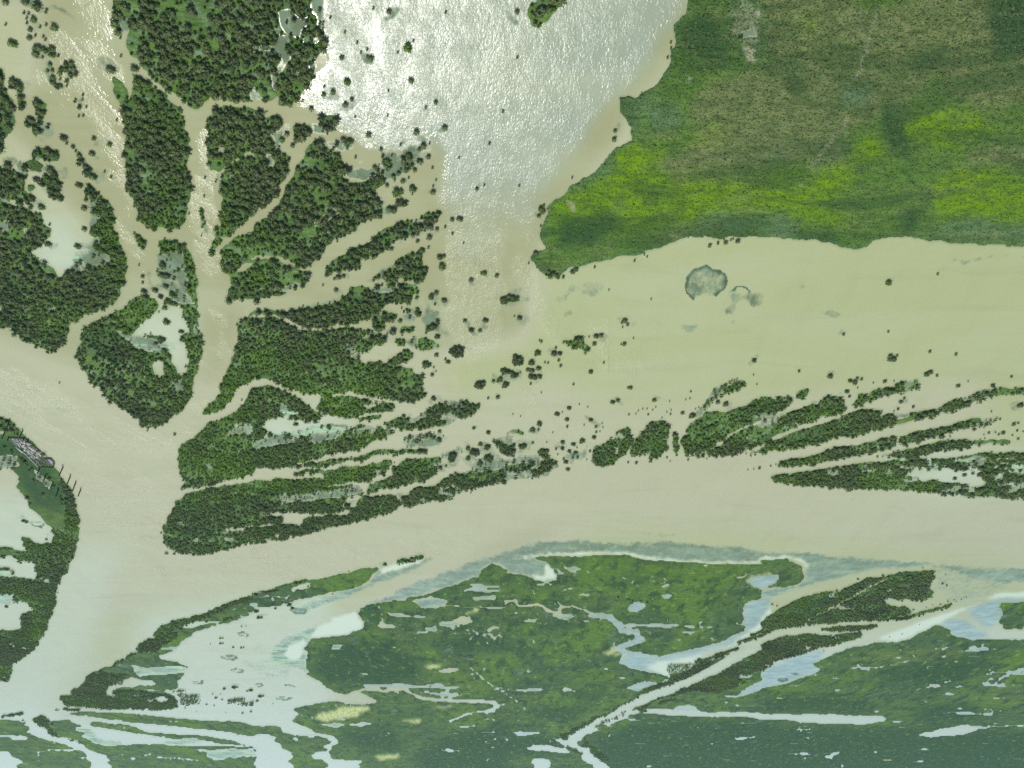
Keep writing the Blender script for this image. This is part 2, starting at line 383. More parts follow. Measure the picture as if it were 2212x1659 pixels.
((1000,2000), '''
F -10,-10 945,-10 945,0 880,30 700,80 600,100 520,120 400,150 260,180 150,210 60,225 -10,230
W 50,28 240,25 400,28 540,22 620,5 610,50 500,38 380,55 330,70 320,100 250,105 180,105 200,60 50,42
W -10,128 60,105 140,95 140,110 60,120
W 120,195 140,160 180,170 160,190
M -10,565 120,535 220,500 340,475 450,460 520,450 620,420 700,400 820,385 800,420 750,480 680,520 540,540 460,560 300,600 150,640 -10,650
12F -10,562 120,532 230,495 350,473
W 240,540 290,510 350,488 395,490 350,520 290,535 250,555
W 100,573 220,572 200,587
F 930,350 950,335 1000,330 1130,315 1130,325 1000,350 940,362
S 700,520 760,490 820,400 930,370 1150,330 1220,303 1100,380 900,460 700,550 500,620 330,690 240,690 230,660 400,600 560,540
w 840,390 940,370 1130,335 1050,370 820,430
S 1665,270 1540,320 1400,350 1330,390 1180,440 1050,490 900,560 720,640 600,690 440,750 330,800 200,850 110,940 100,1000 200,1020 290,1050 330,1080 440,1140 500,1190 580,1250 600,1200 440,1110 340,1050 360,860 600,830 720,800 720,740 670,700 700,650 830,620 1000,590 1150,540 1250,520 1470,450 1500,380 1600,360 1665,400
w 350,850 440,770 520,720 660,680 680,720 720,750 700,800 600,830
w 200,960 240,900 310,860 340,880 320,980 220,1000
M 1000,580 1100,570 1250,520 1460,450 1500,390 1560,360 1610,380 1665,410 1665,1700 480,1700 700,1655 540,1640 480,1600 500,1570 545,1510 500,1480 420,1465 310,1430 270,1400 300,1350 250,1310 400,1280 560,1265 520,1210 500,1190 440,1140 340,1085 340,1000 355,960 345,900 370,860 480,850 620,830 715,790 725,750 670,700 700,650 830,620 900,605 1000,600
W 500,1190 600,1215 640,1190 700,1200 760,1240 810,1262 780,1280 680,1285 560,1262
18W 590,1235 640,1200 700,1183 800,1185 860,1195
20W 850,1190 880,1180 980,1185 1040,1220 1080,1245 1200,1258 1350,1260 1500,1265 1570,1275
26W 1560,1275 1600,1290 1560,1320 1520,1330
11W 1520,1330 1440,1340 1350,1365 1280,1390 1290,1410
6W 1600,1290 1670,1283
8W 1490,1350 1480,1370
6W 1375,1030 1500,1115 1665,1225
S 1030,605 1150,570 1250,600 1270,630 1200,660 1100,650
8W 1250,640 1350,640 1400,655 1480,650 1600,655 1640,650 1640,620 1665,605
W 1310,735 1350,705 1420,705 1425,745 1370,762 1310,750
S 1210,750 1310,740 1370,765 1300,780 1220,780
W 1200,1062 1240,1045 1320,1045 1330,1070 1280,1082 1210,1078
W 680,1080 715,1073 745,1082 700,1088
W 800,770 830,740 860,760 910,780 880,795 820,790
9W 845,750 840,700 820,640
S 860,680 960,690 1060,715 950,715 880,700
S 1100,790 1200,770 1190,810 1120,815
S 1430,590 1600,560 1580,600 1450,610
W 1520,790 1560,765 1620,780 1550,790 1535,815
W 650,1415 700,1400 775,1412 720,1432 660,1425
S 390,1410 560,1405 650,1420 520,1440
S 500,900 620,900 560,930 500,930
y 460,1330 560,1300 740,1300 750,1330 620,1370 480,1390 380,1370
y 1110,1025 1170,1015 1250,1030 1150,1042
y 1180,1300 1300,1290 1280,1305 1190,1308
y 1000,1385 1120,1380 1100,1400 1020,1395
y 1380,1165 1420,1165 1415,1175
y 790,1620 950,1605 940,1640 820,1645
y 1400,690 1440,650 1470,655 1420,695
W 1205,1585 1325,1585 1315,1597 1215,1593
W 1100,1578 1140,1578 1130,1587
W 1630,1585 1665,1585 1665,1595
W -10,1485 60,1480 160,1500 120,1520 150,1560 240,1610 300,1665 110,1665 60,1610 -10,1560
M -10,1420 150,1425 200,1460 290,1480 430,1495 500,1515 440,1550 470,1585 380,1610 420,1640 480,1655 300,1665 240,1600 180,1570 120,1520 160,1500 100,1480 -10,1480
M 310,1350 420,1300 560,1280 700,1300 600,1300 400,1320
s -10,1000 60,980 180,960 300,1010 200,1100 100,1120 -10,1060
s -10,940 60,850 70,900 10,960
5v 130,1240 180,1230 245,1242 200,1255 140,1250
4v 205,1160 240,1155 265,1162 230,1168 205,1160
4v -10,1150 40,1150 45,1165 0,1170
3v 235,665 260,655 350,670 330,690 260,690 235,670
d 370,1050 500,900 900,850 1050,1000 1100,1100 800,1170 520,1160
d 1220,880 1400,830 1665,870 1600,920 1250,920
i 480,960 560,890 700,900 560,960
i 1090,930 1200,880 1665,880 1665,980 1500,1020 1330,1010
i 1250,1110 1665,1160 1665,1250 1380,1150
i 880,1470 1100,1430 1300,1440 1150,1500
d 480,1450 900,1440 1000,1600 700,1580
d 1250,1480 1665,1400 1665,1700 900,1700 1100,1560
d 700,600 830,650 820,770 740,770
l 1150,1100 1350,1060 1500,1240 1180,1230
'''),
((2000,2000), '''
S -10,285 200,220 400,205 560,215 750,235 1000,225 1250,240 1500,250 1720,290 1720,350 1450,370 1300,360 1100,345 950,330 750,300 600,290 400,300 200,315 60,320 -10,340
12w 100,325 300,305 600,292 760,300 950,332 1150,345 1300,362 1450,365 1720,345
s 640,180 850,160 1100,155 1160,180 1000,200 850,185
s 560,225 1000,215 1250,235 900,240
M -10,420 90,440 220,480 320,475 300,420 280,360 220,340 130,325 300,318 560,310 760,310 950,342 1150,355 1300,367 1450,374 1720,365 1720,590 1655,590 1560,610 1530,660 1530,760 1550,800 1450,840 1360,890 1200,920 1060,950 980,975 930,965 870,940 760,935 740,990 710,1020 800,1050 900,1070 1000,1090 1100,1080 1720,850 1720,1700 -10,1700
S -10,340 120,325 220,340 280,360 300,420 320,475 220,480 90,440 -10,415
w 250,370 290,380 310,460 220,470 120,440 240,440
q 1560,800 1530,760 1530,660 1560,610 1655,590 1720,590 1720,770 1600,830 1500,880 1480,900 1300,930 1250,980 1230,1010 1130,1010 1030,1020 1040,1080 1050,1120 1000,1090 900,1070 800,1050 710,1020 740,990 830,970 760,935 870,940 950,975 1060,950 1200,920 1360,890 1450,840
w 880,1040 960,1000 1100,980 1250,950 1480,890 1480,870 1600,790 1665,700 1720,640 1720,780 1600,830 1480,900 1300,930 1250,980 1230,1010 1130,1010 1030,1020 1040,1080 1050,1120 1000,1090 950,1070
f 1030,1015 1150,1010 1230,1005 1200,1060 1100,1110 1050,1130 1045,1080
F 1220,1000 1250,975 1290,980 1350,960 1480,912 1500,920 1350,1000 1240,1060 1130,1120 1000,1170 850,1220 840,1212 950,1150 1060,1120 1180,1060
12F 1510,880 1590,850 1660,830 1720,800
12F 1590,830 1720,790
f 340,1500 420,1440 600,1350 750,1280 850,1215 860,1230 700,1320 520,1410 380,1510
F 1720,890 1640,925 1560,960 1570,990 1500,1010 1350,1090 1200,1150 1000,1220 880,1290 900,1290 1010,1230 1200,1190 1380,1200 1500,1170 1560,1130 1500,1120 1600,1060 1720,1050
14q 430,640 540,690
34q 540,700 650,710 730,760 740,800 840,810 885,855 780,890 720,925 820,960 850,1000
y 500,700 560,685 610,700 560,720 510,715
y 640,935 710,905 720,925 690,955
4y 700,960 780,935
60W 1720,865 1500,970 1360,1045 1200,1120 1050,1180 900,1240 750,1320 600,1400 480,1470 420,1520
64W 420,1530 500,1610 570,1660 640,1710
12f 590,1420 700,1370 760,1330
W 100,1572 150,1545 250,1550 370,1565 375,1600 230,1592 120,1585
W 310,1520 350,1508 380,1530 370,1550 330,1540
W 160,1655 200,1635 260,1640 270,1665 170,1665
W 760,1345 850,1315 860,1345 790,1355 720,1395 640,1415 690,1380
W 880,1345 900,1310 980,1303 1100,1322 1400,1332 1720,1342 1720,1372 1400,1365 1000,1355
F 850,1310 900,1290 920,1300 880,1330
f 500,1500 640,1640 600,1650 560,1600 490,1540
f 390,1560 470,1600 460,1620 400,1580
14F 1000,1270 1100,1245
W 455,570 480,555 525,568 500,580
q 780,655 830,615 900,620 895,650 850,685 800,680
4F 710,580 860,600 930,610
q 1010,575 1050,563 1095,568 1050,600 1015,595
q 1560,480 1600,445 1720,435 1720,530 1620,515
5y 1720,430 1600,440 1565,475 1590,500 1650,525
W 350,1185 390,1172 435,1178 400,1195
q 770,1180 860,1148 965,1142 900,1175 850,1203
q 690,1100 740,1098 795,1108 740,1116
S 1090,855 1140,852 1135,865 1100,865
W 1480,1495 1610,1498 1560,1510 1490,1508
S 350,395 430,380 490,395 420,415
S 90,735 150,730 200,725 190,745 120,748
S 280,700 340,690 450,710 400,735 330,725
S 1470,450 1580,425 1530,460
q 1490,1115 1520,1098 1600,1080 1590,1110
q 1490,1230 1560,1190 1600,1150 1660,1125 1720,1110 1720,1170 1560,1225
W 1150,1255 1190,1250 1200,1258
16W -10,605 60,600 75,640 130,640
18W 130,635 200,630 250,665
22W 250,670 330,685 350,645
12W 350,645 420,640
6W -10,1220 80,1270
y 830,490 865,488 860,495
i -10,880 350,850 330,1060 -10,1100
i 120,900 560,940 560,1070 130,1050
i 130,1120 520,1130 500,1200 -10,1230 -10,1160
i 960,520 1030,535 980,550
i 280,1380 800,1450 900,1560 1600,1400 1720,1400 1720,1430 1100,1500
d 180,1290 480,1310 440,1390 200,1370
d 380,1190 600,1180 620,1250 400,1250
d -10,1480 400,1500 300,1620 -10,1620
d 850,1390 1720,1380 1720,1700 700,1700 560,1500
l 780,380 1100,380 1200,440 900,430
l 640,500 720,500 710,530 660,530
l 700,800 1000,830 950,930 780,900
l 340,1050 700,1000 700,1150 600,1140
l -10,960 60,1000 30,1200 -10,1240
'''),
((3032,2000), '''
S -60,285 200,290 400,310 600,325 800,340 950,350 1150,370 1400,390 1665,410 1665,480 1500,490 1300,440 1100,380 900,395 700,400 500,450 300,500 150,540 -60,610 -60,540 200,510 240,450 200,370 100,320 -60,330
M -60,335 100,330 200,390 225,450 200,500 -60,550
q -60,440 60,440 60,465 30,495 -60,530
w -60,320 100,308 200,330 240,390 240,430 220,380 150,330 -60,335
F -60,740 60,660 200,590 300,560 450,540 560,490 640,460 740,450 850,420 1070,410 1070,470 1040,520 1070,545 1060,580 1000,605 900,590 850,600 760,610 780,640 900,650 930,670 860,700 700,730 540,740 300,760 150,770 -60,810
12W 230,760 330,690 480,610 620,520
12W 620,520 740,470 780,455
S 740,590 830,585 820,610 760,612
16F 700,730 880,715 1050,670 1180,635
F 310,790 440,770 700,765 700,780 560,800 350,800
F -60,890 120,830 240,820 420,825 600,810 620,830 500,870 300,920 150,960 -60,1030
q -60,1060 -5,1040 150,970 240,945 350,930 300,1010 330,1045 250,1090 150,1130 -5,1165 -60,1170
M 1070,770 1130,760 1165,790 1190,830 1300,865 1450,860 1665,870 1665,1700 -60,1700 -60,1180 -5,1170 150,1130 270,1090 330,1045 270,1020 400,960 550,910 700,880 850,875 950,840 1050,790
M 1665,595 1500,620 1510,680 1490,750 1530,790 1665,810
q 1280,650 1500,595 1665,540 1665,590 1500,620 1510,680 1480,750 1400,790 1300,690
q 1130,740 1250,730 1350,780 1430,840 1400,855 1290,862 1190,832
q -60,1130 -5,1130 100,1080 200,1040 230,1080 120,1130 -5,1165
W -60,1342 200,1345 450,1352 760,1360 720,1390 640,1415 480,1412 320,1405 200,1390 -60,1375
W 990,1480 1120,1440 1280,1415 1410,1430 1300,1475 1030,1490
9W 1400,1435 1500,1430 1665,1415
17q 1665,1052 1560,1075 1510,1110 1470,1150
8q 1430,1055 1560,1078
W 815,1430 890,1430 870,1441 830,1440
q 1090,930 1130,918 1190,910 1130,935
q 1115,985 1150,968 1175,968 1140,985
W 825,980 840,970 895,970 870,985
W 1035,1155 1080,1153 1125,1163 1095,1175 1040,1163
S 650,995 700,993 690,1003
W 990,1580 1020,1570 1045,1572 1010,1583
W 740,1585 780,1583 770,1590
W 1350,1575 1390,1575 1380,1580
W 135,1615 170,1615 160,1625
W 380,1620 420,1600 465,1598 440,1620 465,1665 440,1665 430,1630
5W 80,1595 240,1610 340,1618
4W 950,1180 1060,1165
s 1060,400 1180,380 1600,480 1280,700 1250,640 1070,540
w 700,860 1000,740 1280,650 1500,560 1665,490 1665,530 1400,600 1250,680 1100,760 850,870
s 720,830 780,800 770,830
4v 50,1125 80,1117 125,1122 100,1133 60,1133
4v 150,1085 190,1080 200,1090 160,1092
d 570,1100 800,1050 1300,980 1500,1020 1400,1060 1150,1150 900,1130
d -60,1240 400,1230 700,1260 600,1330 -60,1310
d 950,1300 1400,1280 1300,1400 1000,1400
d 1270,930 1400,900 1500,930 1330,960
d 300,1430 1000,1440 1665,1480 1665,1700 -60,1700 -60,1440
i 400,1260 680,1260 680,1310 420,1300
i 780,1110 900,1100 1100,1180 1180,1230 880,1230
i -60,1430 200,1430 220,1490 -60,1490
i -60,1275 130,1280 100,1305 -60,1300
l 20,1150 400,1090 300,1230 -60,1240
b 600,940 1200,880 1400,960 800,1060
b 1050,1250 1400,1180 1665,1100 1665,1280
'''),
]
# single bushes: x,y,radius on the same sheets
BUSH = [
((0,0), '40,20,20 175,25,22 40,165,9 222,135,18 160,90,10 190,95,9 178,125,8 178,155,7 200,200,14 198,255,16 265,182,6 305,168,4 235,238,7 287,245,5 300,265,4 357,187,22 84,288,30 745,165,20 790,252,6 792,370,9 725,460,28 882,455,26 930,425,16 545,625,9 540,655,8 522,708,12 567,703,6 518,762,6 545,760,9 765,787,7 720,950,16 603,1008,17 620,1012,6 415,905,22 440,940,10 480,965,12 498,990,9 520,1020,16 530,1065,14 560,1095,18 590,1115,14 615,1160,24 687,1125,6 727,1160,10 240,1178,20 518,1215,22 565,1310,12 555,1365,18 327,1468,9 273,1355,20 553,1500,17 602,1535,11 507,1610,20 315,1598,20 1340,1165,10 1237,1398,7 1335,1285,8 52,1085,24 615,910,14 255,320,22 300,340,18 345,325,18 335,365,14 385,370,11 240,360,22 282,380,8 430,535,6 395,522,5 440,565,6 400,570,14 355,550,14 350,512,14 470,420,18 480,450,16 460,490,14 430,415,12 410,455,13 345,465,12 315,470,11 330,425,12 90,540,26 118,550,22 140,640,22 165,680,10 250,680,30 265,735,26 205,790,22 255,860,26 235,840,18 240,1010,26 320,1000,30 355,1015,26 340,1125,28 310,1170,26 370,1200,28 340,1245,24 390,1290,24 945,1600,12 910,1550,12 880,1528,9'),
((1000,0), '882,85,18 1253,87,10 780,60,4 500,120,10 450,195,6 595,215,6 675,285,5 1040,272,8 1005,325,34 940,348,4 575,385,16 740,330,10 765,390,20 700,350,8 740,375,10 610,540,26 1028,535,18 455,625,16 515,608,17 460,570,6 640,655,13 597,690,17 375,715,15 318,665,9 660,768,8 1188,675,14 1123,708,10 1245,840,19 875,758,6 880,598,4 1538,943,11 1455,1238,12 1503,1215,9 1625,735,10 1340,1035,7 750,890,18 325,525,28 370,480,18 958,950,10 1148,940,6 1190,1180,5 1010,1035,28 870,1060,22 830,980,12 790,1100,16 1085,1060,20 1138,1030,15 1050,1115,14 945,1135,14 910,1155,15 975,1190,16 1010,1165,8 870,1215,12 1040,1240,26 935,1265,34 965,1335,38 890,1370,22 830,1335,15 1060,870,20 1105,960,20 1080,980,12 1165,1100,10 1170,1220,8 1168,1260,18 665,1030,10 640,930,16 585,920,20 215,880,16 185,920,18 255,955,14 1155,1450,12 1150,1485,12 1195,1500,13 1250,1485,10 1295,1440,14 1345,1435,24 1295,1530,10 1145,1555,18 1070,1580,12 900,1630,14 1100,1640,20 1140,1620,10 1370,1590,7 545,1578,8 965,1560,10 810,1175,28 980,1065,16 1020,1105,10 960,1110,8 1000,1085,12 900,1020,7 965,1030,9 1035,1270,6 920,1180,9'),
((2000,0), '60,85,16 698,860,13 694,915,15 418,1165,6 72,1217,9 60,380,5 220,1380,26 235,1345,10 213,1480,6 1318,1608,12 1370,1593,11 1422,1590,14 1500,1580,16 1455,1570,8 1470,1562,7 1410,1568,7 1002,1600,7 180,1655,16 1063,283,4 1063,323,4 1042,382,6 200,1415,14'),
((0,1000), '1090,447,22 1185,512,18 1055,565,28 1080,355,16 1065,75,25 1140,120,10 1015,240,18 1050,280,18 1110,320,20 1130,270,25 940,245,20 910,73,6 935,150,12 935,190,10 1060,140,22 1095,145,18 1085,215,18 820,520,20 885,635,18 1143,1180,11 390,842,6 1550,465,9 985,520,6 1075,640,22 1060,690,18 1100,670,22 1580,955,7 1020,590,14 1100,740,22 1040,380,4 216,1252,13 249,1286,13 285,1311,12 190,1232,10'),
((1000,1000), '1065,290,12 1000,298,22 1160,285,22 1190,258,16 1240,305,20 1183,330,10 1165,480,28 1200,543,18 1125,518,10 1130,728,30 1175,742,8 1190,768,5 1163,792,12 1193,663,14 1325,645,50 1270,708,18 1250,690,10 1175,948,20 525,165,11 555,155,18 585,148,12 452,205,8 538,240,14 795,160,11 1213,1160,12 1237,1190,6 1210,1215,20 1215,1400,16 1255,1387,11 1300,1320,30 1290,1345,25 110,1185,22 40,1185,22 275,1115,14 490,1135,20 978,1060,14 1115,1130,12 1398,1273,18 1477,1247,18 1440,1300,34 1400,1335,20 1530,1335,32 1520,1265,24 1480,1370,20 1437,1140,12 1530,1167,16 1215,25,20 1240,18,12 1230,90,26 1505,130,16 1485,130,10 1420,175,16 1587,145,14 1640,310,32 1377,440,15 1510,435,20 1417,500,20 1477,503,13 1480,858,36 1610,825,24 1640,860,26 1563,833,12 1640,770,30 1593,938,13 1530,943,10 1416,1560,6 1285,1450,14 1315,1435,12 1235,1480,9 988,1510,12 940,1528,12 1020,1200,10 955,440,14 980,380,10 965,355,7 1240,1488,7 985,1600,26 610,1645,22 1045,1540,9 1065,1530,9 917,1363,5'),
((2000,1000), '360,155,12 420,120,18 445,105,18 566,88,9 825,47,9 908,20,6 890,5,5 135,62,5 658,237,5 935,297,4 35,300,32 5,280,16 75,420,18 42,408,7 218,575,11 205,565,6 193,650,24 312,617,10 300,655,20 338,652,18 330,697,12 345,733,12 242,710,8 262,713,9 65,705,42 45,675,20 155,715,24 130,760,14 160,765,18 200,750,16 145,805,20 175,810,22 205,803,18 148,850,10 40,795,26 15,775,18 80,775,6 563,590,14 575,540,18 610,535,14 530,543,4 765,440,18 780,465,12 745,450,10 748,480,5 758,592,14 738,590,5 820,552,5 625,712,9 542,772,16 428,853,9 218,905,3 800,877,14 782,875,7 682,970,17 717,960,14 955,957,14 465,983,4 520,1000,3 398,1008,14 320,1050,18 355,1033,5 385,1083,14 386,1130,11 540,1085,17 575,1130,12 497,1118,6 615,1106,4 620,1133,4 205,1113,20 160,1153,20 198,1150,10 293,1167,4 160,1235,11 95,1260,26 485,1222,22 560,1198,15 575,1165,10 600,1160,5 253,1230,5 82,1060,5 32,1047,5 1605,697,16 1603,790,3 1625,852,5 1193,900,7 1188,945,6 1160,952,3 1055,962,4 790,1050,8 835,1045,5 850,1025,5 915,1050,8 945,1020,5 965,1000,4 908,1012,3 880,1013,3 1060,1047,8 1037,1033,4 1065,1020,3 1140,1040,13 1245,1003,4 1225,1013,4 1200,1060,24 1005,1070,3 1100,1315,9 1038,1330,8 1058,1355,3 1175,1345,9 838,1365,12 785,1362,8 683,1370,14 390,1408,13 378,1360,14 590,1370,24 515,1343,5 535,1290,10 1299,1338,4 1235,1320,8 1270,1318,12 1465,1320,12 1520,1303,8 1565,1410,4 1605,1405,5 1640,1400,12 355,1230,16 355,1270,16 425,1245,16 313,1275,10 400,1290,16 440,1300,16 325,1310,6 365,1340,11 455,1330,12 450,1265,6 220,1290,20 255,1285,16 907,1130,10 1420,985,20 1370,970,14'),
((3032,1000), '768,195,24 1092,133,9 478,527,11 770,509,9 780,690,20 805,690,20 785,668,14 828,665,10 1042,640,12 1210,658,12 188,767,11 387,803,20 520,830,16 550,840,20 565,815,12 595,820,12 748,835,13 673,842,6 808,830,4 1020,790,20 1045,775,18 1088,796,11 1225,865,14 1292,832,4 1572,803,10 1455,862,18 500,900,18 515,933,12 852,968,13 873,945,10 832,1015,11 933,1000,12 808,1028,6 570,875,4 1635,990,22 1443,1030,6 1427,1170,10 1520,1170,14 1590,1115,13 1620,1105,9 1610,1155,9 1580,1185,7 1618,1208,11 1490,1180,9 893,1257,11 1147,1167,7 1173,1193,6 700,1325,8 37,1375,5 3,1385,7 1500,1080,8 1470,1165,6 1395,1180,5 1650,1160,6 1400,1205,5 1370,1212,5 1370,1440,20 1267,1445,13 1203,1467,13 1320,1435,12'),
((0,2000), '152,85,14 175,92,11 303,205,10 45,645,13 1090,295,11 1140,297,11 1055,163,8 1440,850,9 1455,850,7 1440,884,9 1458,884,7 1522,910,9 1575,912,8 1592,911,7 1578,773,6 1607,770,4 1375,887,4 1530,1172,16 1550,1170,10 1465,1180,12 1640,1190,14 1615,1195,8 1410,1240,12 1390,1215,6 1350,1283,8 1475,1335,4 1585,1340,9 1640,1330,10 1210,1300,5 1283,1330,3 1450,1250,8 1400,1290,6 1440,1215,5 1210,1310,4 370,1320,9 385,1320,6 150,1388,8 160,1405,9 450,350,6 380,553,4 1350,742,10 1180,790,12'),
((1000,2000), '855,370,14 230,633,16 140,655,10 120,630,10 250,655,13 30,715,14 50,715,12 15,675,16 40,1230,15 60,1228,9 20,1260,12 125,1278,4 515,562,5 590,1210,6 355,515,8 285,540,9 465,465,6 620,415,5'),
((3032,2000), '573,465,10 1125,493,9 1153,505,8 1145,435,4 997,390,5 1180,628,9 1110,630,7 1060,635,4 1200,600,5 1248,595,5 1280,582,5 780,842,4 862,825,4 975,762,3 350,932,5 238,948,5 935,665,8 632,460,7 660,462,10 735,442,10 880,433,5 12,630,8 45,640,8 1215,612,4 1160,610,6 1020,650,4'),
]
import bpy, math, random
import numpy as np
from mathutils import Matrix, Vector

random.seed(7)
rng = np.random.default_rng(11)
SC = bpy.context.scene
COL = SC.collection

# ------------------------------------------------------------------ camera and survey geometry
FPX, H = 2912.0, 400.0                      # focal length for a 4032 wide frame; flying height in metres
PITCH = math.radians(37.0)
CP, SP = math.cos(PITCH), math.sin(PITCH)

def ground(u, v):
    """point of the water plane seen at (u, v); also the distance"""
    xr = (2016.0 - u) / FPX
    yd = (1512.0 - v) / FPX
    dz = -yd * CP - SP
    t = H / (-dz)
    return t * xr, t * (CP - yd * SP), t

def to_uv(X, Y, Z=0.0):
    q = Y * CP + (H - Z) * SP               # depth along the view
    up = Y * SP - (H - Z) * CP
    return 2016.0 - FPX * X / q, 1512.0 + FPX * up / q

cam = bpy.data.cameras.new('camera')
cam.sensor_width = 36.0
cam.lens = 36.0 * FPX / 4032.0
cam.clip_start = 1.0
cam.clip_end = 120000.0
camo = bpy.data.objects.new('camera', cam)
COL.objects.link(camo)
camo.matrix_world = Matrix(((-1, 0, 0, 0), (0, -SP, -CP, 0), (0, -CP, SP, H), (0, 0, 0, 1)))
SC.camera = camo

# ------------------------------------------------------------------ light
sv = Vector((0.235, 0.50, 0.985)).normalized()
elev = math.asin(sv.z)
azim = math.atan2(sv.x, sv.y)
sl = bpy.data.lights.new('sun', 'SUN')
sl.energy = 3.6
sl.angle = math.radians(0.53)
sl.color = (1.0, 0.965, 0.90)
so = bpy.data.objects.new('sun', sl)
COL.objects.link(so)
so.location = (0, 0, 900)
so.rotation_euler = (-sv).to_track_quat('-Z', 'Y').to_euler()

w = bpy.data.worlds.new('World')
SC.world = w
w.use_nodes = True
nt = w.node_tree
bg = nt.nodes['Background']
sky = nt.nodes.new('ShaderNodeTexSky')
sky.sky_type = 'NISHITA'
sky.sun_disc = False
sky.sun_elevation = elev
sky.sun_rotation = azim
sky.air_density = 1.0
sky.dust_density = 2.0
sky.ozone_density = 1.0
nt.links.new(sky.outputs[0], bg.inputs[0])
bg.inputs[1].default_value = 0.12
SC.view_settings.view_transform = 'Standard'
SC.view_settings.look = 'None'
SC.view_settings.exposure = EXPOSURE = 0.0
SC.view_settings.gamma = 1.0

# ------------------------------------------------------------------ numeric noise
_TAB = rng.random((256, 256))
def vnoise(x, y, seed=0):
    x = x + seed * 37.17; y = y + seed * 91.73
    xi = np.floor(x).astype(np.int64); yi = np.floor(y).astype(np.int64)
    fx = x - xi; fy = y - yi
    fx = fx * fx * (3 - 2 * fx); fy = fy * fy * (3 - 2 * fy)
    x0 = xi & 255; x1 = (xi + 1) & 255; y0 = yi & 255; y1 = (yi + 1) & 255
    return (_TAB[x0, y0] * (1 - fx) + _TAB[x1, y0] * fx) * (1 - fy) + (_TAB[x0, y1] * (1 - fx) + _TAB[x1, y1] * fx) * fy - 0.5

def fbm(x, y, wl, octs=3, seed=0):
    s = 0.0; a = 1.0
    for k in range(octs):
        s = s + a * vnoise(x / wl, y / wl, seed + k * 5)
        wl = wl * 0.47; a *= 0.55
    return s

# ------------------------------------------------------------------ survey raster (also the vertices of the ground)
STEP = 4.0
U0, U1, V0, V1 = -480.0, 4512.0, -300.0, 3290.0
us = np.arange(U0, U1 + 1, STEP); vs = np.arange(V0, V1 + 1, STEP)
NU, NV = len(us), len(vs)
U, V = np.meshgrid(us, vs)                   # rows = v
GX, GY, GT = ground(U, V)
# shores wander by a few metres
amp = 1.0 + np.clip((GT - 500) / 900, 0, 2.2)
nx = amp * (3.6 * fbm(GX, GY, 22, 2, 1) + 2.2 * fbm(GX, GY, 5.5, 2, 3) + 9 * np.clip((GT - 900) / 900, 0, 1) * fbm(GX, GY, 60, 2, 4))
ny = amp * (3.6 * fbm(GX, GY, 22, 2, 11) + 2.2 * fbm(GX, GY, 5.5, 2, 13) + 12 * np.clip((GT - 900) / 900, 0, 1) * fbm(GX, GY, 60, 2, 14))
UW, VW = to_uv(GX + nx, GY + ny)
# softer, larger wander for marsh tones
tx = amp * (9 * fbm(GX, GY, 34, 3, 21) + 4 * fbm(GX, GY, 7, 2, 23))
ty = amp * (9 * fbm(GX, GY, 34, 3, 31) + 4 * fbm(GX, GY, 7, 2, 33))
UT, VT = to_uv(GX + tx, GY + ty)

L = {k: np.zeros((NV, NU), np.float32) for k in ('hoar', 'land', 'wood', 'weed', 'blue', 'pale', 'lime', 'brown', 'dark', 'indigo', 'grey', 'ash', 'yellow', 'ring')}

def window(x0, x1, y0, y1, pad=60):
    a = max(0, int((x0 - pad - U0) / STEP)); b = min(NU, int((x1 + pad - U0) / STEP) + 2)
    c = max(0, int((y0 - pad - V0) / STEP)); d = min(NV, int((y1 + pad - V0) / STEP) + 2)
    return slice(c, d), slice(a, b)

def inside(P, uu, vv):
    r = np.zeros(uu.shape, bool)
    n = len(P)
    for i in range(n):
        x1, y1 = P[i]; x2, y2 = P[(i + 1) % n]
        if y1 == y2: continue
        c = (y1 > vv) != (y2 > vv)
        r ^= c & (uu < (x2 - x1) * (vv - y1) / (y2 - y1) + x1)
    return r

def near_line(P, wd, uu, vv):
    best = np.full(uu.shape, 1e9)
    for (x1, y1), (x2, y2) in zip(P[:-1], P[1:]):
        dx, dy = x2 - x1, y2 - y1
        q = np.clip(((uu - x1) * dx + (vv - y1) * dy) / max(dx * dx + dy * dy, 1e-6), 0, 1)
        best = np.minimum(best, np.hypot(uu - x1 - q * dx, vv - y1 - q * dy))
    return best < wd * 0.5

K = 1000.0 / 1659.0
TONE = {'l': 'lime', 'b': 'brown', 'd': 'dark', 'i': 'indigo', 'g': 'grey', 'a': 'ash', 'y': 'yellow', 'h': 'hoar'}

def conv(x0, y0, tok, snap=True):
    out = []
    for p in tok:
        x, y = (float(q) for q in p.split(','))
        if snap:
            if x0 == 0 and x <= 0: x = -1150
            if x0 == 3032 and x >= 1660: x = 2700
            if y0 == 0 and y <= 0: y = -620
            if y0 == 2000 and y >= 1660: y = 2300
        out.append((x0 + x * K, y0 + y * K))
    return out

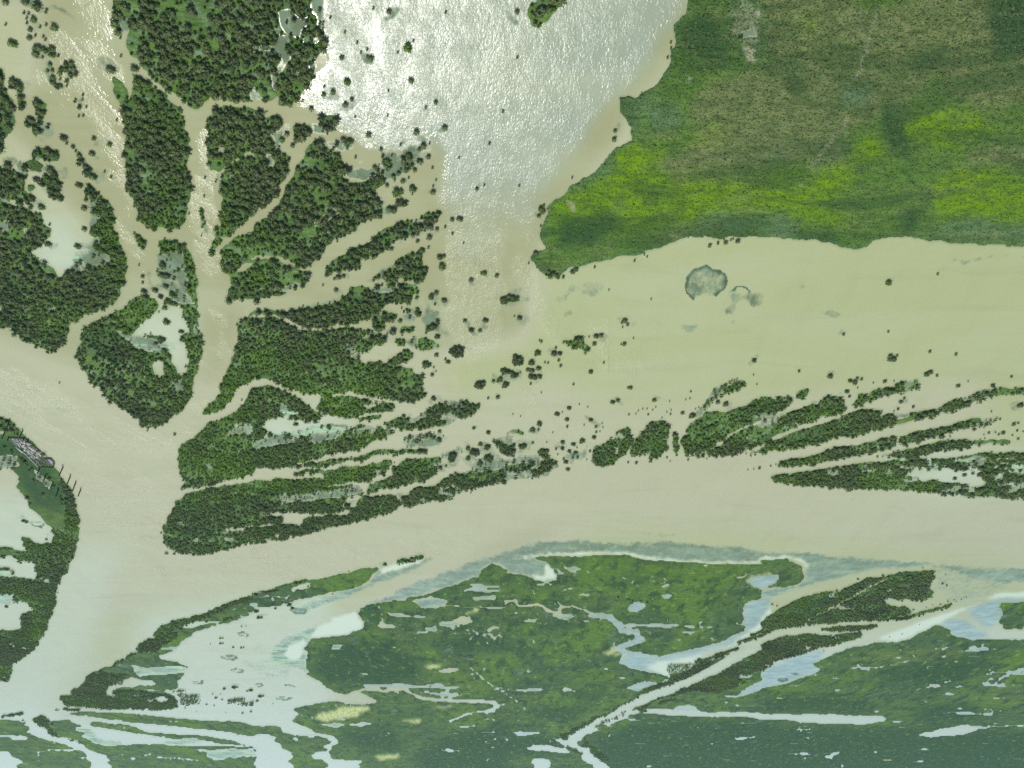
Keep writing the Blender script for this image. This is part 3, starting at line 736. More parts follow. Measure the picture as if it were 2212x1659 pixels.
for (x0, y0), txt in DATA:
    for ln in txt.strip().splitlines():
        tok = ln.split()
        head = tok[0]
        num = ''.join(c for c in head if c.isdigit()); code = head.strip('0123456789')
        P = conv(x0, y0, tok[1:], snap=not num)
        xs = [p[0] for p in P]; ys = [p[1] for p in P]
        sl_ = window(min(xs), max(xs), min(ys), max(ys))
        if sl_[0].start >= sl_[0].stop or sl_[1].start >= sl_[1].stop: continue
        soft = code in TONE or code == 's'
        uu, vv = (UT, VT) if soft and not num else (UW, VW)
        uu, vv = uu[sl_], vv[sl_]
        m = near_line(P, max(float(num) * K, 4.4), uu, vv) if num else inside(P, uu, vv)
        def put(k, val):
            a = L[k][sl_]; a[m] = val
        if code == 'F': put('land', 1); put('wood', 1); put('weed', 0); put('blue', 0); put('pale', 0)
        elif code == 'f':
            put('wood', 0.5); a = L['weed'][sl_]; a[m & (L['land'][sl_] < .5)] = 0.7
        elif code == 'M': put('land', 1); put('wood', 0); put('weed', 0); put('blue', 0); put('pale', 0)
        elif code == 'S': put('land', 0); put('wood', 0.0 if y0 == 2000 else 0.10); put('weed', 0.8); put('pale', 0)
        elif code == 's': a = L['weed'][sl_]; a[m] = np.maximum(a[m], 0.42)
        elif code == 'V': put('weed', 0.60)
        elif code == 'v': put('weed', 0.58 if not num else 1.0); put('ring', 1.0 if num else 0.0)
        elif code in 'Wqw':
            put('land', 0); put('wood', 0); put('weed', 0); put('ring', 0)
            put('blue', 1 if code == 'q' else 0); put('pale', 1 if code == 'w' else 0)
            for k in ('yellow', 'ash'): put(k, 0)
        elif code in TONE: put(TONE[code], 1)

def blur(a, n):
    for _ in range(n):
        a = np.pad(a, 1, mode='edge')
        a = (a[:-2] + 2 * a[1:-1] + a[2:]) / 4
        a = (a[:, :-2] + 2 * a[:, 1:-1] + a[:, 2:]) / 4
    return a

def box_blur(a, r):
    for ax in (0, 1):
        p = np.pad(a, [(r + 1, r) if i == ax else (0, 0) for i in (0, 1)], mode='edge')
        c = np.cumsum(p, axis=ax, dtype=np.float64)
        n = a.shape[ax]; k = 2 * r + 1
        a = (np.take(c, range(k, k + n), axis=ax) - np.take(c, range(0, n), axis=ax)) / k
    return a.astype(np.float32)

L['brown'] = np.maximum(L['brown'] - L['hoar'], 0); L['grey'] = np.maximum(L['grey'], L['hoar'] * .6); L['ash'] = np.maximum(L['ash'], L['hoar'] * .42)
for k in ('lime', 'brown', 'dark', 'indigo', 'grey'):
    L[k] = box_blur(box_blur(L[k], 5), 4)
for k in ('ash', 'yellow'): L[k] = blur(L[k], 2)
for (x0, y0), txt in BUSH:
    for p in txt.split():
        x, y, q = (float(t) for t in p.split(','))
        if q < 10 or (x * 7 + y * 3) % 10 < 5: continue
        cu, cv, rr = x0 + x * K + 4, y0 + y * K - 3, q * K * 1.9
        s_ = window(cu - rr, cu + rr, cv - rr, cv + rr, 30)
        a = L['weed'][s_]; m = (np.hypot((UT[s_] - cu) / 1.25, VT[s_] - cv) < rr) & (L['land'][s_] < .5)
        a[m] = np.maximum(a[m], .47)
L['weed'] = np.maximum(box_blur(L['weed'], 2), L['ring'])
L['ring'] = blur(L['ring'], 1)
L['blue'] = box_blur(blur(L['blue'], 3), 2); L['pale'] = blur(L['pale'], 2)
# drowned gaps in the woods, most of them on the bay side of the islands
gap_n = fbm(GX, GY, 15, 3, 81) + .5 * fbm(GX, GY, 48, 2, 83)
east = np.clip((U - 1150) / 850, 0, 1) * (V < 2010) * (V > 250) * (U < 2300) + .5 * ((U > 2900) & (V > 1380) & (V < 1960)) + .35 * ((U > 3450) & (V > 1800) & (V < 1960)) + .3 * ((U < 300) & (V > 600) & (V < 1100)) + .45 * (V > 2050) + .35 * ((U > 980) & (V < 480)) + .35 * ((U < 560) & (V > 600) & (V < 1250))
gapm = (L['wood'] > .9) & (gap_n > .78 - .62 * np.clip(east, 0, 1))
L['land'][gapm] = 0; L['wood'][gapm] = .05; L['weed'][gapm] = .62
# small pools and wet hollows all over the lower marsh
pool_n = fbm(GX * .5, GY * 1.1, 42, 4, 91)
wet_n = fbm(GX * .4, GY * 1.2, 140, 4, 95)
mar = (L['land'] > .5) & (L['wood'] < .1) & (V > 2150)
pool = mar & (pool_n > .56 - .25 * np.clip(wet_n, 0, .5))
creek = mar & (np.abs(fbm(GX * .8, GY, 120, 4, 93)) < .0105) & (wet_n > -.22) & (V < 3000)
pool = pool | creek
L['land'][pool] = 0; L['blue'][pool] = .6
L['yellow'] = np.maximum(L['yellow'], (mar & (fbm(GX * .4, GY * 1.2, 30, 4, 97) > .72)) * .8).astype(np.float32)
L['indigo'] = np.maximum(L['indigo'], np.clip((wet_n - .12) * 2.5, 0, .8) * mar).astype(np.float32)
rim = np.clip((L['land'] - box_blur(L['land'], 4)) * 2.6, 0, 1) * (V < 1250) * (L['wood'] < .1)
L['grey'] = np.maximum(L['grey'], rim * .9).astype(np.float32)
land_raw = L['land'].copy()
wood_raw = L['wood'].copy()
land = blur(L['land'], 1)

QU = UT + 46 * fbm(GX, GY, 26, 4, 101) + 20 * fbm(GX, GY, 6, 2, 105); QV = VT + 60 * fbm(GX, GY, 26, 4, 111) + 24 * fbm(GX, GY, 6, 2, 115)
def zone(polys, r, fray=False):
    AU, AV = (QU, QV) if fray else (UT, VT)
    a = np.zeros((NV, NU), np.float32)
    for val, P in polys:
        xs = [p[0] for p in P]; ys = [p[1] for p in P]
        s_ = window(min(xs), max(xs), min(ys), max(ys))
        m = inside(P, AU[s_], AV[s_]); a[s_][m] = val
    return box_blur(box_blur(a, r), max(1, r // 2))

# silt: brown in the running channels, yellow-green over the flats
silt = zone([
    (1.0, [(-480, -300), (4500, -300), (4500, 100), (2800, 120), (2350, 700), (2120, 1000), (2060, 1350), (1700, 1400), (1000, 1250), (900, 1500), (700, 1750), (560, 1750), (560, 1500), (-480, 1200), (-480, 900), (120, 700)]),
    (0.5, [(-480, 1250), (560, 1500), (900, 1500), (1000, 1350), (1700, 1400), (2000, 1800), (4500, 1850), (4500, 2260), (2900, 2090), (2300, 2090), (1500, 2250), (1000, 2350), (600, 2400), (-480, 2500)]),
    (0.2, [(-480, 560), (60, 560), (240, 800), (380, 1000), (-480, 1000)]),
    (0.25, [(0, 0), (150, 0), (90, 400), (-400, 300)]),
    (0.55, [(980, 1850), (2150, 1500), (2500, 1600), (3900, 1500), (3900, 1750), (2100, 1900), (1000, 2000)]),
    (0.9, [(1300, 2440), (2100, 2080), (2400, 2060), (1700, 2330), (1300, 2520)]),
], 14)
milky = zone([
    (1.0, [(140, 820), (260, 860), (380, 1100), (120, 1100)]),
    (1.0, [(520, 1200), (760, 1200), (780, 1500), (520, 1400)]),
    (1.0, [(1000, 1620), (1300, 1600), (1500, 1650), (1000, 1760)]),
    (1.0, [(3500, 1780), (4032, 1780), (4032, 1930), (3600, 1930)]),
    (1.0, [(-480, 1950), (220, 1950), (240, 2500), (-480, 2500)]),
    (0.7, [(300, 2150), (500, 2150), (300, 2650), (0, 3000), (-300, 2900)]),
    (1.0, [(560, 2420), (1300, 2300), (1350, 2700), (1200, 2900), (-100, 2960), (-100, 2800), (500, 2820)]),
    (0.9, [(2500, 2560), (4500, 2380), (4500, 3290), (-480, 3290), (-480, 2900), (1200, 2900)]),
], 14)
# how lively the surface is: wind sheltered water stays flat
wave = zone([
    (1.0, [(1270, -300), (2700, -300), (2690, 60), (2560, 280), (2370, 470), (2260, 640), (2150, 790), (2060, 990), (1990, 1150), (1990, 1345), (1850, 1420), (1760, 1340), (1770, 1000), (1720, 760), (1690, 600), (1500, 590), (1350, 520), (1180, 430), (1210, 330), (1260, 240)]),
    (0.0, [(1690, 520), (1730, 520), (1740, 760), (1700, 740)]),
    (0.0, [(2000, 900), (2060, 900), (2000, 1100), (1950, 1100)]),
    (1.1, [(2000, 1000), (2060, 1000), (2160, 1230), (2240, 1370), (2200, 1370), (2080, 1220)]),
    (0.5, [(1780, 1420), (1930, 1420), (1860, 1540), (1760, 1570)]),
    (1.0, [(170, -300), (430, -300), (470, 300), (520, 900), (480, 1000), (360, 500), (250, 250)]),
    (0.9, [(90, 200), (220, 300), (330, 500), (200, 450), (90, 300)]),
    (1.0, [(500, 850), (560, 1000), (540, 1150), (480, 1180), (500, 1000)]),
    (1.35, [(770, 520), (830, 520), (860, 1000), (910, 1200), (880, 1500), (760, 1700), (640, 1760), (760, 1560), (840, 1300), (770, 1000), (730, 900)]),
    (1.5, [(-480, 1400), (100, 1450), (600, 1700), (800, 1700), (700, 1900), (650, 2150), (450, 2150), (250, 1850), (-100, 1550)]),
    (1.5, [(500, 1950), (1500, 2150), (1900, 2060), (1850, 2200), (1000, 2330), (480, 2300)]),
    (1.0, [(2300, 1230), (2500, 1280), (2600, 1250), (2700, 1400), (2500, 1500), (2350, 1400)]),
    (0.9, [(2050, 1550), (2350, 1600), (2300, 1780), (2080, 1760)]),
], 7, True)
wave = wave * (1 + 1.1 * ((V > 900) & (V < 1600) & (U > 1650) & (U < 2400)) * np.clip((V - 900) / 120, 0, 1))
raw_w = wave
fe = fbm(GX, GY, 18, 4, 43)
wave = wave * np.clip((wave + .55 * fe - .22) / .35, 0, 1)
streak = fbm((GX + 0.55 * GY) / 1.0, (GY * 0.28 - 0.3 * GX), 16, 3, 41)
main = (U > 1180) & (V < 1370) & ((V < 960) | (U > 1700)) & (U < 2760)
wave = wave * np.where(main, np.clip(1.0 + 0.55 * streak, .35, 1.25), np.clip(0.95 + 2.4 * streak, 0.06, 2.2))

# ------------------------------------------------------------------ helpers for objects
def tag(o, label=None, cat=None, group=None, kind=None):
    if label: o['label'] = label
    if cat: o['category'] = cat
    if group: o['group'] = group
    if kind: o['kind'] = kind
    return o

def mesh_np(name, verts, loops, totals, mat=None, attrs=(), smooth=False):
    me = bpy.data.meshes.new(name)
    n = len(verts)
    me.vertices.add(n); me.vertices.foreach_set('co', np.ascontiguousarray(verts, np.float32).ravel())
    me.loops.add(len(loops)); me.loops.foreach_set('vertex_index', np.ascontiguousarray(loops, np.int32))
    me.polygons.add(len(totals))
    st = np.zeros(len(totals), np.int32); st[1:] = np.cumsum(totals)[:-1]
    me.polygons.foreach_set('loop_start', st)
    me.polygons.foreach_set('loop_total', np.ascontiguousarray(totals, np.int32))
    if smooth: me.polygons.foreach_set('use_smooth', np.ones(len(totals), bool))
    for nm, typ, data in attrs:
        a = me.attributes.new(nm, typ, 'POINT')
        a.data.foreach_set('color' if typ == 'FLOAT_COLOR' else 'value', np.ascontiguousarray(data, np.float32).ravel())
    me.update(calc_edges=True)
    if mat: me.materials.append(mat)
    return me

def link(name, me, parent=None, loc=None):
    o = bpy.data.objects.new(name, me)
    COL.objects.link(o)
    if parent: o.parent = parent
    if loc is not None: o.location = loc
    return o

# ------------------------------------------------------------------ node helpers
class N:
    def __init__(s, name):
        s.m = bpy.data.materials.new(name); s.m.use_nodes = True
        s.t = s.m.node_tree; s.t.nodes.clear()
        s.out = s.t.nodes.new('ShaderNodeOutputMaterial')
    def n(s, typ, **kw):
        x = s.t.nodes.new(typ)
        for k, v in kw.items(): setattr(x, k, v)
        return x
    def l(s, a, b): s.t.links.new(a, b)
    def attr(s, name):
        return s.n('ShaderNodeAttribute', attribute_name=name)
    def val(s, sock, v):
        if isinstance(v, (int, float)): sock.default_value = v
        elif isinstance(v, tuple): sock.default_value = v if len(v) == 4 or sock.type == 'VECTOR' else v + (1,)
        else: s.l(v, sock)
    def math(s, op, a, b=0.0, clamp=False):
        x = s.n('ShaderNodeMath', operation=op, use_clamp=clamp)
        s.val(x.inputs[0], a); s.val(x.inputs[1], b)
        return x.outputs[0]
    def mix(s, f, a, b):
        x = s.n('ShaderNodeMix', data_type='RGBA')
        s.val(x.inputs[0], f); s.val(x.inputs[6], a); s.val(x.inputs[7], b)
        return x.outputs[2]
    def noise(s, scale, detail=3, rough=.55, vec=None, stretch=None, out=0, dist=0.0):
        if stretch is not None:
            mp = s.n('ShaderNodeMapping'); s.l(vec if vec else s.co(), mp.inputs[0])
            mp.inputs['Scale'].default_value = stretch[:3]
            if len(stretch) > 3: mp.inputs['Rotation'].default_value = (0, 0, stretch[3])
            vec = mp.outputs[0]
        x = s.n('ShaderNodeTexNoise')
        x.inputs['Scale'].default_value = scale; x.inputs['Detail'].default_value = detail; x.inputs['Roughness'].default_value = rough
        x.inputs['Distortion'].default_value = dist
        s.l(vec if vec else s.co(), x.inputs['Vector'])
        return x.outputs[out]
    def co(s):
        if not hasattr(s, '_co'): s._co = s.n('ShaderNodeNewGeometry').outputs['Position']
        return s._co
    def ramp(s, f, lo, hi):
        x = s.n('ShaderNodeMapRange'); x.clamp = True
        s.val(x.inputs[0], f); x.inputs[1].default_value = lo; x.inputs[2].default_value = hi
        return x.outputs[0]
    def sep(s, name):
        x = s.n('ShaderNodeSeparateColor'); a = s.attr(name); s.l(a.outputs['Color'], x.inputs[0])
        return x.outputs[0], x.outputs[1], x.outputs[2], a.outputs['Alpha']

# ------------------------------------------------------------------ water
def water_material():
    g = N('silty_water')
    weed, blue, pale, wv = g.sep('water_a')
    silt_, milk, ring, bay_ = g.sep('water_b')
    big = g.noise(0.011, 4, .55, stretch=(1, .6, 1))
    c = g.mix(g.ramp(silt_, 0, .5), (.328, .366, .180, 1), (.362, .376, .235, 1))
    c = g.mix(g.ramp(silt_, .55, 1.0), c, (.275, .290, .148, 1))
    c = g.mix(milk, c, (.40, .475, .34, 1))
    c = g.mix(g.math('MULTIPLY', g.ramp(bay_, .15, .85), .8), c, (.24, .30, .235, 1))  # cooler tint under the glitter: reflected sky painted into the bay's colour
    c = g.mix(g.math('MULTIPLY', g.ramp(big, .35, .7), .22), c, (.35, .40, .22, 1))
    # wisps of suspended silt
    wisps = g.ramp(g.noise(.05, 5, .6, stretch=(1, .35, 1, .4)), .5, .75)
    c = g.mix(g.math('MULTIPLY', wisps, .16), c, (.25, .26, .13, 1))
    plume = g.noise(.0065, 6, .6, stretch=(.45, 1.5, 1, .12), dist=1.6)
    c = g.mix(g.math('MULTIPLY', g.ramp(plume, .46, .66), .36), c, (.38, .42, .27, 1))
    c = g.mix(g.math('MULTIPLY', g.ramp(g.noise(.02, 6, .62, stretch=(.4, 1.8, 1, .2), dist=1.0), .54, .72), .22), c, (.235, .26, .14, 1))
    c = g.mix(pale, c, (.48, .58, .44, 1))
    c = g.mix(g.math('MULTIPLY', blue, .8), c, g.mix(g.ramp(g.noise(.05, 5, .7, stretch=(.6, .9, 1)), .40, .62), (.15, .27, .27, 1), (.28, .42, .40, 1)))  # clearer blue water, with the sky it mirrors painted into the colour
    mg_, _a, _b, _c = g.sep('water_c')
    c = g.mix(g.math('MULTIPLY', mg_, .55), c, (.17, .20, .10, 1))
    # water weed, seen as streaky teal carpets
    st = g.noise(.16, 5, .65, stretch=(1, .5, 1, .3))
    st2 = g.noise(.9, 4, .7)
    wf = g.math('ADD', g.math('MULTIPLY', st, 1.0), g.math('MULTIPLY', st2, .5))
    thr = g.math('SUBTRACT', 1.08, g.math('MULTIPLY', weed, .66))
    cover = g.ramp(g.math('SUBTRACT', wf, thr), -.14, .16)
    cover = g.math('MULTIPLY', cover, g.ramp(weed, .05, .35))
    wc = g.mix(g.ramp(g.noise(.05, 4, .6), .4, .65), (.085, .135, .075, 1), (.15, .23, .15, 1))
    px = g.n('ShaderNodeSeparateXYZ'); g.l(g.co(), px.inputs[0]); farm = g.ramp(px.outputs[1], 800.0, 1050.0)
    belt = g.mix(g.ramp(g.noise(.05, 6, .7, stretch=(.6, .8, 1, .1)), .42, .6), (.13, .22, .21, 1), (.30, .43, .34, 1))
    wc = g.mix(g.math('MULTIPLY', g.math('MULTIPLY', farm, .8), g.math('SUBTRACT', 1.0, ring)), wc, belt)
    c = g.mix(g.math('MULTIPLY', g.math('MULTIPLY', milk, g.ramp(px.outputs[1], 1500.0, 2400.0)), .5), c, (.50, .64, .58, 1))  # sky reflection at grazing view painted into the far milky water
    wc = g.mix(g.math('MULTIPLY', blue, .75), wc, (.13, .21, .23, 1))
    wc = g.mix(g.math('MULTIPLY', g.ramp(g.noise(.035, 5, .7, stretch=(.5, 1.3, 1)), .48, .60), g.ramp(milk, .1, .5)), wc, (.32, .50, .32, 1))
    wc = g.mix(ring, wc, (.028, .06, .026, 1))
    c = g.mix(g.math('MULTIPLY', cover, .9), c, wc)
    b = g.n('ShaderNodeBsdfPrincipled')
    g.l(c, b.inputs['Base Color'])
    b.inputs['IOR'].default_value = 1.333
    ro = g.math('ADD', g.math('MULTIPLY', cover, .5), g.math('ADD', .05, g.math('MINIMUM', g.math('MULTIPLY', wv, .18), .20)))
    g.l(ro, b.inputs['Roughness'])
    g.l(g.math('SUBTRACT', .5, g.math('MULTIPLY', cover, .4)), b.inputs['Specular IOR Level'])
    # wind ripples
    r1 = g.noise(.78, 2, .5, stretch=(1.0, .55, 1, .25), dist=.6)
    r2 = g.noise(2.1, 1, .5, stretch=(1.0, .7, 1, -.3))
    hgt = g.math('ADD', g.math('MULTIPLY', r1, 1.0), g.math('MULTIPLY', r2, .38))
    gust = g.math('ADD', .62, g.math('MULTIPLY', g.ramp(g.noise(.10, 4, .6, stretch=(1, .6, 1, .3)), .40, .75), 1.7))
    k = g.math('ADD', g.math('MULTIPLY', g.math('MULTIPLY', wv, WAVE_GAIN), gust), .012)
    k = g.math('MULTIPLY', k, g.math('SUBTRACT', 1.0, g.math('MULTIPLY', cover, .8)))
    bp = g.n('ShaderNodeBump'); bp.inputs['Strength'].default_value = 1.0; bp.inputs['Distance'].default_value = 1.0
    g.l(g.math('MULTIPLY', hgt, k), bp.inputs['Height'])
    g.l(bp.outputs[0], b.inputs['Normal'])
    g.l(b.outputs[0], g.out.inputs[0])
    return g.m

WAVE_GAIN = 0.175
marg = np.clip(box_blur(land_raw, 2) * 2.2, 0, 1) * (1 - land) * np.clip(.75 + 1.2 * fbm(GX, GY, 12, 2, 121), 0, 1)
bay = box_blur(box_blur((wave * main * np.clip((1080 - V) / 420, 0, 1)).astype(np.float32), 9), 7)
deep = box_blur(land_raw, 2) > 0.999
idx = np.arange(NU * NV).reshape(NV, NU)

def grid_mesh(name, keepface, z, attrs, mat):
    r, c = np.nonzero(keepface)
    a = idx[r, c]; q = np.stack([a, a + 1, a + 1 + NU, a + NU], 1)      # u to the right is world -X
    used = np.unique(q)
    remap = np.full(NU * NV, -1, np.int64); remap[used] = np.arange(len(used))
    loops = remap[q].ravel()
    co = np.stack([GX.ravel()[used], GY.ravel()[used], z.ravel()[used]], 1)
    at = [(n, 'FLOAT_COLOR', np.stack([x.ravel()[used] for x in ch], 1)) for n, ch in attrs]
    me = mesh_np(name, co, loops, np.full(len(q), 4), mat, at, smooth=True)
    o = link(name, me)
    return o

def flip_check(o):
    if o.data.polygons[0].normal.z < 0: o.data.flip_normals()

fd = deep[:-1, :-1] & deep[1:, 1:] & deep[:-1, 1:] & deep[1:, :-1]
one = np.ones_like(land)
wat = grid_mesh('water', ~fd, np.zeros_like(land), [
    ('water_a', (L['weed'], L['blue'], L['pale'], wave.astype(np.float32))),
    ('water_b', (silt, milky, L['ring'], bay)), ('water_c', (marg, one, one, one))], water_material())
flip_check(wat); tag(wat, kind='structure', label='silty tan and green river and bay water')

# ------------------------------------------------------------------ marsh ground
def marsh_material():
    g = N('marsh_ground')
    lime, brown, dark, wood = g.sep('marsh_a')
    indigo, grey, ash, yellow = g.sep('marsh_b')
    n1 = g.noise(.045, 5, .6)
    n2 = g.noise(.32, 5, .65, stretch=(.6, 1.5, 1))
    n3 = g.noise(1.3, 3, .6, stretch=(.7, 1.3, 1))
    c = g.mix(g.ramp(n1, .36, .64), (.072, .160, .030, 1), (.130, .195, .052, 1))
    pz = g.n('ShaderNodeSeparateXYZ'); g.l(g.co(), pz.inputs[0])
    nearm = g.math('SUBTRACT', 1.0, g.ramp(pz.outputs[1], 620.0, 900.0))
    c = g.mix(g.math('MULTIPLY', g.math('MULTIPLY', nearm, g.math('SUBTRACT', 1.0, brown)), .22), c, (.095, .235, .012, 1))
    lm = g.math('MULTIPLY', lime, g.ramp(g.math('ADD', n1, g.math('MULTIPLY', n2, .5)), .52, .86))
    c = g.mix(g.math('MULTIPLY', g.math('ADD', g.math('MULTIPLY', lime, .55), g.math('MULTIPLY', lm, .45)), 1.0), c, (.145, .275, .003, 1))
    c = g.mix(g.math('MULTIPLY', brown, g.ramp(n2, .28, .62)), c, (.180, .205, .085, 1))
    c = g.mix(g.math('MULTIPLY', grey, .8), c, (.100, .185, .090, 1))
    c = g.mix(g.math('MULTIPLY', dark, .85), c, (.012, .060, .020, 1))  # soft-edged patches of deeper green
    c = g.mix(g.math('MULTIPLY', indigo, g.ramp(n2, .35, .6)), c, (.030, .066, .060, 1))
    wc = g.mix(g.ramp(g.noise(.11, 5, .65), .50, .62), (.115, .215, .045, 1), (.20, .30, .17, 1))  # pale specks stand for water glinting between trees, painted on the ground
    c = g.mix(g.math('MULTIPLY', wood, .85), c, wc)
    far1 = g.noise(.018, 6, .68, stretch=(.55, 1.5, 1), dist=.5)
    c = g.mix(g.math('MULTIPLY', g.ramp(far1, .49, .58), .7), c, (.036, .088, .024, 1))
    c = g.mix(g.math('MULTIPLY', g.ramp(g.noise(.03, 6, .7, stretch=(.5, 1.4, 1, .1)), .56, .68), .6), c, (.17, .22, .075, 1))
    px = g.n('ShaderNodeSeparateXYZ'); g.l(g.co(), px.inputs[0]); farm = g.ramp(px.outputs[1], 650.0, 1000.0)
    c = g.mix(g.math('MULTIPLY', farm, .42), c, (.022, .075, .022, 1))
    f0 = g.noise(.0065, 5, .6, stretch=(1, .5, 1), dist=.8)
    c = g.mix(g.math('MULTIPLY', g.math('MULTIPLY', g.ramp(f0, .48, .60), farm), g.math('SUBTRACT', .8, g.math('MULTIPLY', dark, .8))), c, (.095, .195, .020, 1))
    c = g.mix(g.math('MULTIPLY', g.math('MULTIPLY', dark, farm), .6), c, (.008, .050, .016, 1))
    f2 = g.noise(.055, 5, .7, stretch=(1, .42, 1, .05), dist=.4)
    c = g.mix(g.math('MULTIPLY', g.math('MULTIPLY', g.ramp(f2, .50, .60), farm), .8), c, (.012, .042, .018, 1))
    f3 = g.noise(.10, 5, .7, stretch=(1, .4, 1, -.1))
    c = g.mix(g.math('MULTIPLY', g.math('MULTIPLY', g.ramp(f3, .57, .66), farm), .75), c, (.19, .29, .045, 1))
    f4 = g.noise(.022, 6, .72, stretch=(1, .5, 1))
    c = g.mix(g.math('MULTIPLY', g.math('MULTIPLY', g.ramp(f4, .60, .66), .7), g.ramp(indigo, -.2, .5)), c, (.13, .20, .16, 1))
    # dark hollows and pale dead stalks
    n4 = g.noise(.13, 4, .6, stretch=(.7, 1.3, 1))
    c = g.mix(g.math('MULTIPLY', g.ramp(n4, .45, .60), .5), c, (.046, .096, .026, 1))
    c = g.mix(g.math('MULTIPLY', g.ramp(g.noise(.3, 4, .6, stretch=(.5, 1.7, 1, .15)), .55, .72), .42), c, (.022, .045, .014, 1))
    c = g.mix(g.math('MULTIPLY', g.ramp(n3, .58, .74), .12), c, (.022, .042, .014, 1))
    dead = g.ramp(g.noise(.8, 4, .7, stretch=(.5, 1.6, 1, .2)), .64, .74)
    c = g.mix(g.math('MULTIPLY', g.math('MULTIPLY', dead, .6), g.math('ADD', .25, brown)), c, (.33, .36, .22, 1))
    c = g.mix(g.math('MULTIPLY', ash, .85), c, (.33, .34, .22, 1))
    c = g.mix(g.math('MULTIPLY', yellow, g.ramp(n2, .38, .55)), c, (.58, .66, .30, 1))
    b = g.n('ShaderNodeBsdfPrincipled')
    g.l(c, b.inputs['Base Color']); b.inputs['Roughness'].default_value = .85
    b.inputs['Specular IOR Level'].default_value = .15
    hh = g.math('ADD', g.math('MULTIPLY', n2, 1.2), g.math('MULTIPLY', n3, .8))
    bp = g.n('ShaderNodeBump'); bp.inputs['Strength'].default_value = .9; bp.inputs['Distance'].default_value = 1.1
    g.l(hh, bp.inputs['Height']); g.l(bp.outputs[0], b.inputs['Normal'])
    g.l(b.outputs[0], g.out.inputs[0])
    return g.m

near = np.clip((900 - GT) / 400, 0, 1)
relief = fbm(GX * 0.7, GY * 1.4, 3.2, 3, 51) * 0.9 + fbm(GX, GY, 24, 2, 53) * 0.5
z = np.clip((land - .5) * 2.4, -1, 1) * 0.28 + np.clip(land * 2 - 1, 0, 1) * (0.22 + relief * (0.25 + 0.55 * near))
z = np.where(land > .75, np.maximum(z, 0.04), z).astype(np.float32)
z = np.where(np.abs(z) < .03, -.03, z).astype(np.float32)
fl = (land[:-1, :-1] > .12) | (land[1:, 1:] > .12) | (land[:-1, 1:] > .12) | (land[1:, :-1] > .12)
gm = marsh_material()
gr = grid_mesh('marsh_ground', fl, z, [
    ('marsh_a', (L['lime'], L['brown'], L['dark'], np.clip(blur(L['wood'], 2), 0, 1))),
    ('marsh_b', (L['indigo'], L['grey'], L['ash'], L['yellow']))], gm)
flip_check(gr); tag(gr, kind='structure', label='green marsh islands and river banks')

# the plain beyond the surveyed reach, out to the horizon
R = 60000
me = mesh_np('far_marsh', [(-R, -R, -2.2), (R, -R, -2.2), (R, R, -2.2), (-R, R, -2.2)], [0, 1, 2, 3], [4], gm)
tag(link('far_marsh', me), kind='structure', label='flat green marsh reaching to the horizon')

# ------------------------------------------------------------------ trees
def leaf_material():
    g = N('willow_leaves')
    tone = g.attr('tone').outputs['Fac']
    n = g.noise(.9, 3, .6)
    c = g.n('ShaderNodeValToRGB')
    e = c.color_ramp.elements
    e[0].position = 0; e[0].color = (.070, .135, .055, 1)
    e[1].position = 1; e[1].color = (.21, .34, .040, 1)
    for p, col in ((.18, (.165, .195, .100, 1)), (.36, (.190, .232, .098, 1)), (.54, (.150, .228, .082, 1)), (.78, (.185, .305, .058, 1))):
        q = e.new(p); q.color = col
    g.l(tone, c.inputs[0])
    col = g.mix(g.math('MULTIPLY', g.ramp(n, .45, .7), .3), c.outputs[0], (.040, .062, .022, 1))
    d = g.n('ShaderNodeBsdfDiffuse'); g.l(col, d.inputs[0])
    t = g.n('ShaderNodeBsdfTranslucent'); g.l(g.mix(.35, col, (.20, .26, .05, 1)), t.inputs[0])
    m = g.n('ShaderNodeMixShader'); m.inputs[0].default_value = .28
    g.l(d.outputs[0], m.inputs[1]); g.l(t.outputs[0], m.inputs[2])
    g.l(m.outputs[0], g.out.inputs[0])
    return g.m

def bark_material():
    g = N('grey_bark')
    b = g.n('ShaderNodeBsdfPrincipled'); b.inputs['Roughness'].default_value = .9
    g.l(g.mix(g.noise(3, 3), (.10, .09, .07, 1), (.19, .17, .14, 1)), b.inputs['Base Color'])
    g.l(b.outputs[0], g.out.inputs[0])
    return g.m
LEAF, BARK = leaf_material(), bark_material()

def ico(sub):
    import bmesh
    bm = bmesh.new(); bmesh.ops.create_icosphere(bm, subdivisions=sub, radius=1)
    v = np.array([x.co[:] for x in bm.verts]); f = np.array([[q.index for q in t.verts] for t in bm.faces])
    bm.free(); return v, f
ICO = {1: ico(1), 2: ico(2)}

